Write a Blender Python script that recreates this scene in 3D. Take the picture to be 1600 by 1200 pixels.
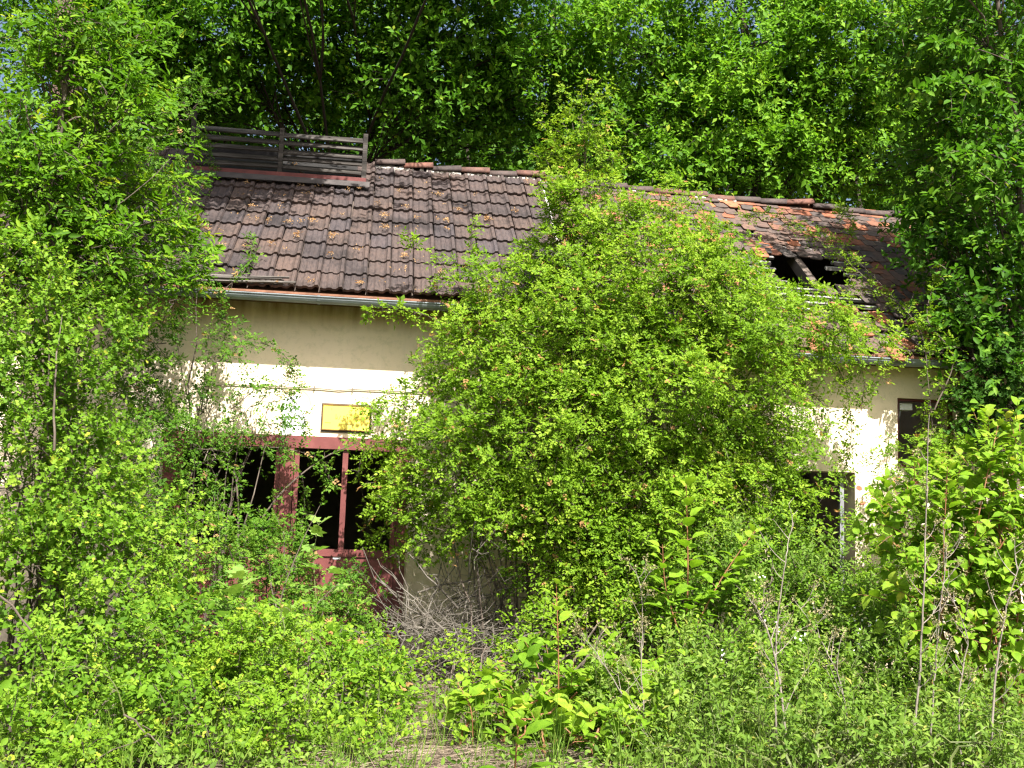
import bpy, math, random
import numpy as np
from mathutils import Matrix, Vector

# ---------------------------------------------------------------- camera, sky, sun, exposure
scene = bpy.context.scene
for o in list(bpy.data.objects):
    bpy.data.objects.remove(o, do_unlink=True)
col = scene.collection
random.seed(4)
rng = np.random.default_rng(11)
R = math.radians

cam_d = bpy.data.cameras.new('camera')
cam = bpy.data.objects.new('camera', cam_d)
col.objects.link(cam)
scene.camera = cam
cam_d.sensor_width = 36.0
cam_d.lens = 36.0 * 1715.0 / 1600.0
cam_d.clip_start, cam_d.clip_end = 0.1, 2000.0
cam.location = (-1.6, -13.2, 1.65)
cam.matrix_world = (Matrix.Translation((-1.6, -13.2, 1.65)) @ Matrix.Rotation(R(-7.0), 4, 'Z')
                    @ Matrix.Rotation(R(90.0 + 7.0), 4, 'X') @ Matrix.Rotation(R(2.0), 4, 'Z'))

SUN_EL, SUN_AZ = 52.5, 12.0          # degrees; azimuth to the right of the wall's outward normal
sun_vec = Vector((math.sin(R(SUN_AZ)) * math.cos(R(SUN_EL)), -math.cos(R(SUN_AZ)) * math.cos(R(SUN_EL)), math.sin(R(SUN_EL))))
sun_d = bpy.data.lights.new('sun', 'SUN')
sun_d.energy = 5.0
sun_d.angle = R(0.53)
sun_d.color = (1.0, 0.965, 0.90)
sun = bpy.data.objects.new('sun', sun_d)
col.objects.link(sun)
sun.rotation_euler = sun_vec.to_track_quat('Z', 'Y').to_euler()
sun.location = sun_vec * 60

world = bpy.data.worlds.new('World')
scene.world = world
world.use_nodes = True
wn = world.node_tree
bg = wn.nodes['Background']
sky = wn.nodes.new('ShaderNodeTexSky')
sky.sky_type = 'NISHITA'
sky.sun_disc = False
sky.sun_elevation = R(SUN_EL)
sky.sun_rotation = math.atan2(sun_vec.x, sun_vec.y)
sky.air_density = 1.0
sky.dust_density = 5.0
sky.ozone_density = 0.6
wn.links.new(sky.outputs[0], bg.inputs[0])
bg.inputs[1].default_value = 0.075

vs = scene.view_settings
vs.view_transform = 'Standard'
vs.look = 'None'
vs.exposure = 1.52
vs.gamma = 1.0
scene.render.engine = 'CYCLES'
scene.cycles.max_bounces = 6
scene.cycles.diffuse_bounces = 4
scene.cycles.glossy_bounces = 2
scene.cycles.transmission_bounces = 5
scene.cycles.caustics_reflective = False
scene.cycles.caustics_refractive = False
scene.cycles.pixel_filter_type = 'BLACKMAN_HARRIS'
scene.cycles.filter_width = 1.3

# ---------------------------------------------------------------- helpers
SUNV = np.array(sun_vec)


def link(o, parent=None):
    col.objects.link(o)
    if parent is not None:
        o.parent = parent
    return o


def tag(o, label=None, cat=None, group=None, kind=None):
    if label: o['label'] = label
    if cat: o['category'] = cat
    if group: o['group'] = group
    if kind: o['kind'] = kind
    return o


def thing(name, loc, label, cat, group=None):
    o = bpy.data.objects.new(name, None)
    o.empty_display_size = 0.2
    o.location = loc
    link(o)
    return tag(o, label, cat, group)


def np_mesh(name, V, Fs, mat, tint=None, smooth=False):
    """mesh from a vertex array and a list of face arrays (each with one corner count)"""
    me = bpy.data.meshes.new(name)
    V = np.ascontiguousarray(V, dtype=np.float32)
    me.vertices.add(len(V))
    me.vertices.foreach_set('co', V.ravel())
    loops = np.concatenate([f.ravel() for f in Fs]).astype(np.int32)
    starts, off = [], 0
    for f in Fs:
        starts.append(off + np.arange(len(f)) * f.shape[1])
        off += f.size
    starts = np.concatenate(starts).astype(np.int32)
    me.loops.add(len(loops))
    me.loops.foreach_set('vertex_index', loops)
    me.polygons.add(len(starts))
    me.polygons.foreach_set('loop_start', starts)
    if tint is not None:
        a = me.attributes.new('tint', 'FLOAT', 'POINT')
        a.data.foreach_set('value', np.ascontiguousarray(tint, dtype=np.float32))
    me.update(calc_edges=True)
    if smooth:
        me.polygons.foreach_set('use_smooth', np.ones(len(starts), dtype=bool))
    me.materials.append(mat)
    return me


def base_of(o):
    p = np.zeros(3)
    while o is not None:
        p = p + np.array(o.location)
        o = o.parent
    return p


def add(name, V, Fs, mat, parent=None, tint=None, smooth=False, kind=None):
    """one mesh object from world coordinates, under its parent"""
    V = np.asarray(V, dtype=float)
    if parent is not None:
        V = V - base_of(parent)
    o = bpy.data.objects.new(name, np_mesh(name, V, Fs, mat, tint, smooth))
    link(o, parent)
    if kind: o['kind'] = kind
    return o


class MB:
    """collects boxes, prisms and tubes for one mesh"""
    def __init__(self):
        self.v, self.f = [], []

    def raw(self, verts, faces):
        n = len(self.v)
        self.v += [tuple(map(float, v)) for v in verts]
        self.f += [tuple(i + n for i in f) for f in faces]
        return self

    def box(self, a, b, m=None):
        (x0, y0, z0), (x1, y1, z1) = a, b
        vs = [(x0, y0, z0), (x1, y0, z0), (x1, y1, z0), (x0, y1, z0), (x0, y0, z1), (x1, y0, z1), (x1, y1, z1), (x0, y1, z1)]
        if m is not None:
            vs = [tuple(m @ Vector(v)) for v in vs]
        return self.raw(vs, [(0, 3, 2, 1), (4, 5, 6, 7), (0, 1, 5, 4), (1, 2, 6, 5), (2, 3, 7, 6), (3, 0, 4, 7)])

    def tube(self, path, rad, sides=6, cap=True):
        P_ = [np.array(p, float) for p in path]
        n = len(P_)
        rad = [rad] * n if np.isscalar(rad) else rad
        vs, fs = [], []
        ref = np.array([0.31, 0.87, 0.39])
        for i, p in enumerate(P_):
            d = P_[min(i + 1, n - 1)] - P_[max(i - 1, 0)]
            d = d / (np.linalg.norm(d) + 1e-9)
            a = np.cross(d, ref); a /= np.linalg.norm(a) + 1e-9
            b = np.cross(d, a)
            for k in range(sides):
                t = 2 * math.pi * k / sides
                vs.append(p + rad[i] * (a * math.cos(t) + b * math.sin(t)))
        for i in range(n - 1):
            for k in range(sides):
                k2 = (k + 1) % sides
                fs.append((i * sides + k, i * sides + k2, (i + 1) * sides + k2, (i + 1) * sides + k))
        if cap:
            fs.append(tuple(range(sides)))
            fs.append(tuple((n - 1) * sides + k for k in reversed(range(sides))))
        return self.raw(vs, fs)

    def build(self, name, mat, parent=None, smooth=False, kind=None, local=False):
        me = bpy.data.meshes.new(name)
        v = self.v
        if parent is not None and not local:
            b = base_of(parent)
            v = [(x - b[0], y - b[1], z - b[2]) for x, y, z in v]
        me.from_pydata(v, [], self.f)
        if smooth:
            me.polygons.foreach_set('use_smooth', np.ones(len(me.polygons), dtype=bool))
        me.materials.append(mat)
        me.update()
        o = bpy.data.objects.new(name, me)
        link(o, parent)
        if kind: o['kind'] = kind
        return o


# ---------------------------------------------------------------- materials
def new_mat(name):
    m = bpy.data.materials.new(name)
    m.use_nodes = True
    nt = m.node_tree
    b = nt.nodes['Principled BSDF']
    return m, nt, b


def node(nt, typ, **kw):
    n = nt.nodes.new(typ)
    for k, v in kw.items():
        setattr(n, k, v)
    return n


def ramp(nt, src, stops):
    r = nt.nodes.new('ShaderNodeValToRGB')
    el = r.color_ramp.elements
    while len(el) < len(stops):
        el.new(0.5)
    for e, (p, c) in zip(el, stops):
        e.position = p
        e.color = (*c, 1.0)
    nt.links.new(src, r.inputs[0])
    return r.outputs[0]


def noise(nt, scale, detail=5.0, rough=0.6, coord='Object', stretch=None, offset_random=False):
    tc = nt.nodes.new('ShaderNodeTexCoord')
    out = tc.outputs[coord]
    if stretch:
        mp = nt.nodes.new('ShaderNodeMapping')
        mp.inputs['Scale'].default_value = stretch
        nt.links.new(out, mp.inputs[0]); out = mp.outputs[0]
    if offset_random:
        oi = nt.nodes.new('ShaderNodeObjectInfo')
        mul = node(nt, 'ShaderNodeMath', operation='MULTIPLY'); mul.inputs[1].default_value = 37.0
        nt.links.new(oi.outputs['Random'], mul.inputs[0])
        va = node(nt, 'ShaderNodeVectorMath', operation='ADD')
        nt.links.new(out, va.inputs[0]); nt.links.new(mul.outputs[0], va.inputs[1])
        out = va.outputs[0]
    n = nt.nodes.new('ShaderNodeTexNoise')
    n.inputs['Scale'].default_value = scale
    n.inputs['Detail'].default_value = detail
    n.inputs['Roughness'].default_value = rough
    nt.links.new(out, n.inputs['Vector'])
    return n.outputs['Fac']


def mixc(nt, fac, a, b, mode='MIX'):
    m = node(nt, 'ShaderNodeMix', data_type='RGBA', blend_type=mode)
    for s, v in ((m.inputs[0], fac), (m.inputs[6], a), (m.inputs[7], b)):
        if isinstance(v, (int, float)): s.default_value = v
        elif isinstance(v, tuple): s.default_value = (*v, 1.0)
        else: nt.links.new(v, s)
    return m.outputs[2]


def bump(nt, b, height, strength, dist=0.01):
    n = nt.nodes.new('ShaderNodeBump')
    n.inputs['Strength'].default_value = strength
    n.inputs['Distance'].default_value = dist
    nt.links.new(height, n.inputs['Height'])
    nt.links.new(n.outputs[0], b.inputs['Normal'])


def simple(name, stops, scale=6.0, rough=0.75, bumps=0.3, stretch=None, metal=0.0, dist=0.01, coord='Object', rnd=False, spec=0.3):
    m, nt, b = new_mat(name)
    f = noise(nt, scale, coord=coord, stretch=stretch, offset_random=rnd)
    c = ramp(nt, f, stops)
    nt.links.new(c, b.inputs['Base Color'])
    b.inputs['Roughness'].default_value = rough
    b.inputs['Metallic'].default_value = metal
    b.inputs['Specular IOR Level'].default_value = spec
    f2 = noise(nt, scale * 5, coord=coord, stretch=stretch)
    if bumps: bump(nt, b, f2, bumps, dist)
    return m


def leaf_mat(name, dark, mid, young, trans=0.42, rough=0.58, spec=0.14, last=None, spots=False):
    """leaf blade: colour differs from leaf to leaf (tint attribute), light passes through"""
    m, nt, b = new_mat(name)
    at = node(nt, 'ShaderNodeAttribute', attribute_name='tint')
    c = ramp(nt, at.outputs['Fac'], [(0.0, dark), (0.5, mid), (0.93, young), (0.985, young), (1.0, last or (young[0] * 1.35, young[1] * 1.02, young[2] * 1.1))])
    if spots:                                              # blotches, feeding holes gone brown, uneven green across the blade
        c = mixc(nt, 1.0, c, ramp(nt, noise(nt, 26, 4, .7), [(0.3, (0.62, 0.70, 0.7)), (0.55, (1, 1, 1)), (0.75, (1.22, 1.10, 1.0))]), 'MULTIPLY')
        c = mixc(nt, ramp(nt, noise(nt, 70, 3, .6), [(0.68, (0, 0, 0)), (0.74, (0.8,) * 3)]), c, (0.16, 0.11, 0.04))
        bump(nt, b, noise(nt, 45, 3, .6), .5, .01)
    nt.links.new(c, b.inputs['Base Color'])
    b.inputs['Roughness'].default_value = rough
    b.inputs['Specular IOR Level'].default_value = spec
    tr = nt.nodes.new('ShaderNodeBsdfTranslucent')
    tc = mixc(nt, 1.0, c, (1.08, 1.15, 0.60), 'MULTIPLY')
    nt.links.new(tc, tr.inputs['Color'])
    mx = nt.nodes.new('ShaderNodeMixShader')
    mx.inputs[0].default_value = trans
    nt.links.new(b.outputs[0], mx.inputs[1])
    nt.links.new(tr.outputs[0], mx.inputs[2])
    nt.links.new(mx.outputs[0], nt.nodes['Material Output'].inputs['Surface'])
    return m


M = {}
# plaster with rain streaks, grey bloom and a brown stain under the eaves
def plaster():
    m, nt, b = new_mat('cream_plaster')
    big = noise(nt, 0.9, 6, 0.65)
    fine = noise(nt, 9.0, 6, 0.7)
    streak = noise(nt, 3.0, 4, 0.6, stretch=(2.2, 1.0, 0.18))
    c = ramp(nt, big, [(0.3, (0.80, 0.67, 0.50)), (0.55, (0.84, 0.71, 0.54)), (0.75, (0.77, 0.66, 0.53))])
    c = mixc(nt, ramp(nt, streak, [(0.56, (0, 0, 0)), (0.75, (0.25,) * 3)]), c, (0.60, 0.54, 0.42))
    c2 = mixc(nt, ramp(nt, fine, [(0.36, (0.5, 0.5, 0.5)), (0.5, (0, 0, 0))]), c, (0.60, 0.53, 0.36))
    tc = nt.nodes.new('ShaderNodeTexCoord')
    sx = nt.nodes.new('ShaderNodeSeparateXYZ')
    nt.links.new(tc.outputs['Object'], sx.inputs[0])
    mr = nt.nodes.new('ShaderNodeMapRange')          # brown run-off stain from the eaves board
    mr.inputs[1].default_value, mr.inputs[2].default_value = 3.80, 4.12
    nt.links.new(sx.outputs[2], mr.inputs[0])
    mul = node(nt, 'ShaderNodeMath', operation='MULTIPLY')
    nt.links.new(mr.outputs[0], mul.inputs[0])
    nt.links.new(ramp(nt, streak, [(0.3, (0.35,) * 3), (0.65, (1, 1, 1))]), mul.inputs[1])
    c3 = mixc(nt, mul.outputs[0], c2, (0.20, 0.11, 0.05))
    mr2 = nt.nodes.new('ShaderNodeMapRange')         # splash dirt at the foot
    mr2.inputs[1].default_value, mr2.inputs[2].default_value = 0.9, 0.0
    nt.links.new(sx.outputs[2], mr2.inputs[0])
    mul2 = node(nt, 'ShaderNodeMath', operation='MULTIPLY')
    nt.links.new(mr2.outputs[0], mul2.inputs[0]); nt.links.new(big, mul2.inputs[1])
    c4 = mixc(nt, mul2.outputs[0], c3, (0.32, 0.28, 0.19))
    crack = nt.nodes.new('ShaderNodeTexVoronoi'); crack.feature = 'DISTANCE_TO_EDGE'; crack.inputs['Scale'].default_value = 0.8
    mp = nt.nodes.new('ShaderNodeMapping'); nt.links.new(tc.outputs['Object'], mp.inputs[0])
    nz = nt.nodes.new('ShaderNodeTexNoise'); nz.inputs['Scale'].default_value = 2.5; nt.links.new(tc.outputs['Object'], nz.inputs['Vector'])
    va = node(nt, 'ShaderNodeVectorMath', operation='ADD'); nt.links.new(mp.outputs[0], va.inputs[0]); nt.links.new(nz.outputs['Color'], va.inputs[1])
    nt.links.new(va.outputs[0], crack.inputs['Vector'])
    ck = ramp(nt, crack.outputs['Distance'], [(0.0, (0.12,) * 3), (0.003, (0, 0, 0))])
    c5 = mixc(nt, ck, c4, (0.25, 0.2, 0.13))
    nt.links.new(c5, b.inputs['Base Color'])
    b.inputs['Roughness'].default_value = 0.9
    b.inputs['Specular IOR Level'].default_value = 0.15
    bump(nt, b, noise(nt, 60, 5, 0.7), 0.35, 0.006)
    return m
M['plaster'] = plaster()
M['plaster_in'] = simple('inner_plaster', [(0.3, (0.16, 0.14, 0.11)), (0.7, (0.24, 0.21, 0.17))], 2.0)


def tile_mat(name, cols, lichen, rough=0.8, streak=True):
    m, nt, b = new_mat(name)
    oi = nt.nodes.new('ShaderNodeObjectInfo')
    ge = nt.nodes.new('ShaderNodeNewGeometry')
    ad = node(nt, 'ShaderNodeMath', operation='ADD'); nt.links.new(oi.outputs['Random'], ad.inputs[0]); nt.links.new(ge.outputs['Random Per Island'], ad.inputs[1])
    frc = node(nt, 'ShaderNodeMath', operation='FRACT'); nt.links.new(ad.outputs[0], frc.inputs[0])
    base = ramp(nt, frc.outputs[0], cols)
    f = noise(nt, 14, 6, 0.7, offset_random=True, stretch=(3.0, 0.7, 1.0) if streak else None)
    d = ramp(nt, f, [(0.3, (0.42, 0.42, 0.45)), (0.52, (1, 1, 1)), (0.75, (1.25, 1.15, 1.05))])
    c = mixc(nt, 1.0, base, d, 'MULTIPLY')
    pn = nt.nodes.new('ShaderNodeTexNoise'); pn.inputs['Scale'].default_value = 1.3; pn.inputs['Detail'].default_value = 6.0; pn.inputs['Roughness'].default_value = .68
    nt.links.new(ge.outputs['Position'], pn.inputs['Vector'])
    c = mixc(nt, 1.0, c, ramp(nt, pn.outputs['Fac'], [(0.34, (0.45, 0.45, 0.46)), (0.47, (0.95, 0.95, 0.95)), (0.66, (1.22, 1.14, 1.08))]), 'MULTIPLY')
    l = noise(nt, 22, 4, 0.7, offset_random=True)
    c = mixc(nt, ramp(nt, l, [(0.60, (0, 0, 0)), (0.70, (0.75,) * 3)]), c, lichen)
    nt.links.new(c, b.inputs['Base Color'])
    b.inputs['Roughness'].default_value = rough
    b.inputs['Specular IOR Level'].default_value = 0.3
    bump(nt, b, noise(nt, 60, 4, 0.7), 0.35, 0.006)
    return m


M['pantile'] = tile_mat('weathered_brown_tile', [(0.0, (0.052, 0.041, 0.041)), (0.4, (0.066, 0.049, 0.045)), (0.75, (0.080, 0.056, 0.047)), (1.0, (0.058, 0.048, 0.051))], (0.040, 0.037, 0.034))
M['plain'] = tile_mat('mossy_red_tile', [(0.0, (0.068, 0.056, 0.051)), (0.35, (0.090, 0.066, 0.057)), (0.66, (0.120, 0.076, 0.060)), (0.76, (0.170, 0.078, 0.050)), (0.86, (0.245, 0.088, 0.046)), (1.0, (0.32, 0.125, 0.065))], (0.080, 0.070, 0.062), streak=False)
M['ridge'] = tile_mat('ridge_tile_clay', [(0.0, (0.066, 0.050, 0.047)), (0.7, (0.085, 0.062, 0.055)), (1.0, (0.15, 0.070, 0.052))], (0.075, 0.068, 0.062), streak=False)
M['collar'] = simple('ridge_collar_clay', [(0.3, (0.16, 0.07, 0.05)), (0.7, (0.27, 0.11, 0.07))], 8, 0.85)
M['mortar'] = simple('old_lime_mortar', [(0.3, (0.24, 0.22, 0.19)), (0.5, (0.55, 0.52, 0.47)), (0.7, (0.66, 0.63, 0.58))], 12, 0.95, 0.8)
M['oldwood'] = simple('silvered_wood', [(0.3, (0.035, 0.030, 0.027)), (0.5, (0.085, 0.075, 0.066)), (0.75, (0.21, 0.19, 0.17))], 7, 0.85, 0.6, stretch=(0.35, 3.0, 3.0))
M['ventwood'] = simple('tarred_louvre_wood', [(0.3, (0.016, 0.013, 0.011)), (0.5, (0.042, 0.036, 0.031)), (0.75, (0.132, 0.120, 0.108))], 7, 0.85, 0.6, stretch=(0.210, 1.800, 1.800))  # old wood colour darkened to stand in for shade on the vent
M['tar'] = simple('tarred_felt', [(0.3, (0.010, 0.009, 0.009)), (0.7, (0.022, 0.020, 0.019))], 6, 0.85, 0.3)  # near-black colour standing in for the shade inside the vent
M['darkwood'] = simple('dark_rafter_wood', [(0.3, (0.07, 0.05, 0.04)), (0.7, (0.15, 0.12, 0.10))], 6, 0.85, 0.5, stretch=(1, 0.3, 1))
M['batten'] = simple('bleached_batten', [(0.3, (0.140, 0.130, 0.119)), (0.7, (0.294, 0.280, 0.266))], 6, 0.85, 0.4, stretch=(0.210, 1.400, 1.400))
M['redwood'] = simple('red_painted_board', [(0.3, (0.070, 0.020, 0.018)), (0.6, (0.135, 0.034, 0.030)), (0.8, (0.18, 0.065, 0.055))], 5, 0.6, 0.3)
M['reddoor'] = simple('oxblood_paint', [(0.25, (0.115, 0.032, 0.030)), (0.55, (0.165, 0.048, 0.045)), (0.8, (0.22, 0.075, 0.068))], 3.5, 0.5, 0.15, spec=0.4)
M['lead'] = simple('lead_flashing', [(0.3, (0.040, 0.035, 0.034)), (0.7, (0.085, 0.074, 0.07))], 5, 0.6, 0.4)
M['zinc'] = simple('weathered_zinc', [(0.3, (0.12, 0.135, 0.145)), (0.55, (0.19, 0.215, 0.23)), (0.8, (0.26, 0.28, 0.29))], 4, 0.5, 0.15, stretch=(0.6, 2, 2), metal=0.25)
M['rustedge'] = simple('rusty_drip_edge', [(0.3, (0.16, 0.075, 0.045)), (0.7, (0.27, 0.13, 0.08))], 9, 0.8, 0.3)
M['soffit'] = simple('brown_eaves_board', [(0.3, (0.10, 0.055, 0.03)), (0.7, (0.19, 0.11, 0.055))], 5, 0.8, 0.3, stretch=(0.3, 2, 2))
M['rust'] = simple('rusted_steel', [(0.25, (0.072, 0.041, 0.036)), (0.5, (0.116, 0.069, 0.058)), (0.8, (0.143, 0.094, 0.083))], 5, 0.75, 0.4, stretch=(1.100, 1.100, 0.275))
M['yellow'] = simple('yellow_enamel', [(0.2, (0.80, 0.64, 0.10)), (0.6, (0.82, 0.66, 0.115)), (0.9, (0.83, 0.68, 0.13))], 3, 0.55, 0.0)
M['signframe'] = simple('sign_border', [(0.3, (0.14, 0.075, 0.02)), (0.7, (0.22, 0.12, 0.03))], 12, 0.7, 0.2)
M['mark'] = simple('faded_lettering', [(0.3, (0.50, 0.31, 0.02)), (0.7, (0.60, 0.39, 0.03))], 30, 0.7, 0)
M['markdark'] = simple('scratch_mark', [(0.3, (0.10, 0.05, 0.02)), (0.7, (0.2, 0.11, 0.03))], 30, 0.7, 0)
M['white'] = simple('white_paint', [(0.3, (0.76, 0.77, 0.80)), (0.7, (0.84, 0.84, 0.86))], 4, 0.7, 0.1)
M['orange'] = simple('faded_orange_paint', [(0.3, (0.72, 0.50, 0.22)), (0.7, (0.78, 0.60, 0.34))], 8, 0.8, 0.1)
M['cable'] = simple('grey_cable', [(0.3, (0.10, 0.085, 0.06)), (0.7, (0.20, 0.17, 0.12))], 20, 0.7, 0)
M['label'] = simple('paper_label', [(0.3, (0.70, 0.70, 0.70)), (0.7, (0.8, 0.8, 0.8))], 20, 0.6, 0)
M['ink'] = simple('label_ink', [(0.3, (0.25, 0.25, 0.28)), (0.7, (0.35, 0.35, 0.36))], 20, 0.6, 0)
M['brick'] = simple('exposed_red_brick', [(0.3, (0.33, 0.12, 0.07)), (0.7, (0.45, 0.20, 0.12))], 12, 0.9, 0.5, rnd=True)
M['greypaint'] = simple('grey_frame_paint', [(0.3, (0.18, 0.18, 0.20)), (0.7, (0.27, 0.27, 0.29))], 6, 0.5, 0.1)
M['concrete'] = simple('concrete_floor', [(0.3, (0.10, 0.095, 0.09)), (0.7, (0.17, 0.16, 0.15))], 2, 0.9, 0.3)
M['litter'] = simple('dry_blossom', [(0.3, (0.30, 0.18, 0.08)), (0.7, (0.50, 0.33, 0.16))], 30, 0.9, 0, coord='Generated')
M['bark'] = simple('grey_brown_bark', [(0.3, (0.055, 0.042, 0.032)), (0.6, (0.12, 0.095, 0.075)), (0.8, (0.20, 0.17, 0.14))], 9, 0.9, 0.6, stretch=(2, 2, 0.5))
M['darkbark'] = simple('dark_bark', [(0.3, (0.025, 0.019, 0.015)), (0.7, (0.06, 0.047, 0.038))], 9, 0.9, 0.6, stretch=(2, 2, 0.5))
M['cane'] = simple('green_cane', [(0.3, (0.075, 0.105, 0.030)), (0.7, (0.16, 0.18, 0.065))], 5, 0.6, 0.1)
M['redcane'] = simple('red_brown_shoot', [(0.3, (0.17, 0.075, 0.035)), (0.7, (0.28, 0.13, 0.06))], 5, 0.6, 0.1)
M['deadwood'] = simple('bleached_dead_wood', [(0.3, (0.059, 0.049, 0.038)), (0.55, (0.119, 0.105, 0.087)), (0.8, (0.224, 0.203, 0.175))], 6, 0.9, 0.3)
M['stalk'] = simple('dry_stalk', [(0.3, (0.14, 0.115, 0.095)), (0.6, (0.26, 0.225, 0.19)), (0.8, (0.40, 0.36, 0.31))], 6, 0.9, 0.3)
M['straw'] = simple('dry_straw', [(0.3, (0.10, 0.075, 0.050)), (0.55, (0.20, 0.155, 0.11)), (0.8, (0.36, 0.30, 0.23))], 3, 0.9, 0)
M['ground'] = simple('leafy_soil', [(0.3, (0.045, 0.035, 0.024)), (0.5, (0.10, 0.08, 0.055)), (0.7, (0.17, 0.135, 0.095))], 3, 0.95, 0.8, dist=0.03)
M['bud'] = simple('pink_bud', [(0.3, (0.42, 0.20, 0.12)), (0.7, (0.6, 0.36, 0.22))], 30, 0.7, 0)
M['flower'] = simple('white_petal', [(0.3, (0.75, 0.74, 0.72)), (0.7, (0.8, 0.8, 0.78))], 30, 0.7, 0)

M['rose'] = leaf_mat('rose_leaf', (0.070, 0.148, 0.009), (0.160, 0.288, 0.016), (0.285, 0.400, 0.036), last=(0.40, 0.22, 0.09))
M['rose_dark'] = leaf_mat('rose_leaf_mature', (0.036, 0.100, 0.010), (0.086, 0.195, 0.016), (0.185, 0.300, 0.036), last=(0.40, 0.25, 0.11))
M['hawthorn'] = leaf_mat('hawthorn_leaf', (0.056, 0.132, 0.010), (0.135, 0.265, 0.018), (0.262, 0.380, 0.038))
M['elder'] = leaf_mat('elder_leaf', (0.042, 0.112, 0.008), (0.105, 0.235, 0.012), (0.225, 0.355, 0.022))
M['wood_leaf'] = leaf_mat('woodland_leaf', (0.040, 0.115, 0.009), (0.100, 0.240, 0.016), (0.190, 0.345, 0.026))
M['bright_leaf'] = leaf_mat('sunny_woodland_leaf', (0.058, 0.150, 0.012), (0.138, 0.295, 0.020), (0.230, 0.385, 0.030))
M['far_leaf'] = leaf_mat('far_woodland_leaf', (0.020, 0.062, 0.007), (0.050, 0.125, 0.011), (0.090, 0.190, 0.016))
M['cherry'] = leaf_mat('cherry_leaf', (0.038, 0.110, 0.010), (0.085, 0.210, 0.016), (0.185, 0.315, 0.035))
M['ivy'] = leaf_mat('ivy_leaf', (0.020, 0.062, 0.008), (0.048, 0.125, 0.014), (0.100, 0.200, 0.025))
M['dogwood'] = leaf_mat('dogwood_leaf', (0.095, 0.200, 0.012), (0.190, 0.340, 0.020), (0.290, 0.400, 0.040), spots=True)
M['maple'] = leaf_mat('maple_leaf', (0.100, 0.220, 0.035), (0.180, 0.320, 0.060), (0.280, 0.390, 0.090), spots=True)
M['herb'] = leaf_mat('herb_leaf', (0.068, 0.135, 0.018), (0.140, 0.245, 0.032), (0.245, 0.335, 0.065))
M['seed'] = leaf_mat('seed_head', (0.15, 0.14, 0.06), (0.26, 0.24, 0.11), (0.38, 0.33, 0.18), trans=0.2)

# ---------------------------------------------------------------- ground
def ground():
    n = 90
    xs = np.concatenate([[-400, -120, -40], np.linspace(-16, 16, n), [40, 120, 400]])
    ys = np.concatenate([[-300, -80], np.linspace(-16, 18, n), [40, 100, 400]])
    X, Y = np.meshgrid(xs, ys)
    Z = 0.05 * np.sin(X * 1.3 + 0.7 * Y) + 0.04 * np.sin(2.1 * Y - X) + rng.normal(0, 0.012, X.shape) - 0.06
    inside = (X > -6.6) & (X < 8.2) & (Y > -1.0) & (Y < 7)
    Z = np.where(inside, -0.06, Z)
    V = np.stack([X, Y, Z], -1).reshape(-1, 3)
    w = len(xs)
    i = np.arange(len(ys) - 1)[:, None] * w + np.arange(w - 1)[None, :]
    F = np.stack([i, i + 1, i + 1 + w, i + w], -1).reshape(-1, 4)
    o = add('ground', V, [F], M['ground'], smooth=True)
    tag(o, 'bare leafy soil under the overgrowth', 'ground', kind='structure')
ground()

# ---------------------------------------------------------------- building
TH = math.atan(0.782)
RIDGE_Y, RIDGE_Z = 2.9, 6.80
CT, ST = math.cos(TH), math.sin(TH)
XL, XJ, XR = -6.3, 0.70, 6.5           # building ends and the joint between its two halves
WY1, WY2 = 0.0, -0.72                  # front wall planes of the two halves
BACK = 6.2
NRM = Vector((0, -ST, CT))


def roof_pt(x, s, h=0.0):
    dip = 0.030 * max(0.0, x - XJ) * max(0.0, 1 - s / 4.9)      # the far ridge has sagged
    return Vector((x, RIDGE_Y - CT * s - ST * h, RIDGE_Z - ST * s + CT * h - dip))


def roof_z(y):
    return RIDGE_Z - 0.782 * abs(RIDGE_Y - y)


house = thing('derelict_outbuilding', (0, 0, 0), 'derelict cream plastered outbuilding with broken tiled roof, swallowed by shrubs', 'building')


def wall_with_holes(name, x0, x1, z0, z1, y0, y1, holes):
    """upright wall slab between y0 (front) and y1 with rectangular openings; one closed grid so that there are no seams"""
    xs = sorted({x0, x1, *[h[0] for h in holes], *[h[1] for h in holes]})
    zs = sorted({z0, z1, *[h[2] for h in holes], *[h[3] for h in holes]})
    def solid(i, j):
        if not (0 <= i < len(xs) - 1 and 0 <= j < len(zs) - 1): return False
        cx, cz = (xs[i] + xs[i + 1]) / 2, (zs[j] + zs[j + 1]) / 2
        return not any(h[0] < cx < h[1] and h[2] < cz < h[3] for h in holes)
    mb = MB()
    for i in range(len(xs) - 1):
        for j in range(len(zs) - 1):
            if not solid(i, j): continue
            a, b, c, d = xs[i], xs[i + 1], zs[j], zs[j + 1]
            mb.raw([(a, y0, c), (b, y0, c), (b, y0, d), (a, y0, d)], [(0, 1, 2, 3)])
            mb.raw([(a, y1, c), (b, y1, c), (b, y1, d), (a, y1, d)], [(3, 2, 1, 0)])
            if not solid(i - 1, j): mb.raw([(a, y0, c), (a, y1, c), (a, y1, d), (a, y0, d)], [(3, 2, 1, 0)])
            if not solid(i + 1, j): mb.raw([(b, y0, c), (b, y1, c), (b, y1, d), (b, y0, d)], [(0, 1, 2, 3)])
            if not solid(i, j - 1): mb.raw([(a, y0, c), (b, y0, c), (b, y1, c), (a, y1, c)], [(3, 2, 1, 0)])
            if not solid(i, j + 1): mb.raw([(a, y0, d), (b, y0, d), (b, y1, d), (a, y1, d)], [(0, 1, 2, 3)])
    return mb.build(name, M['plaster'], house)


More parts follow.
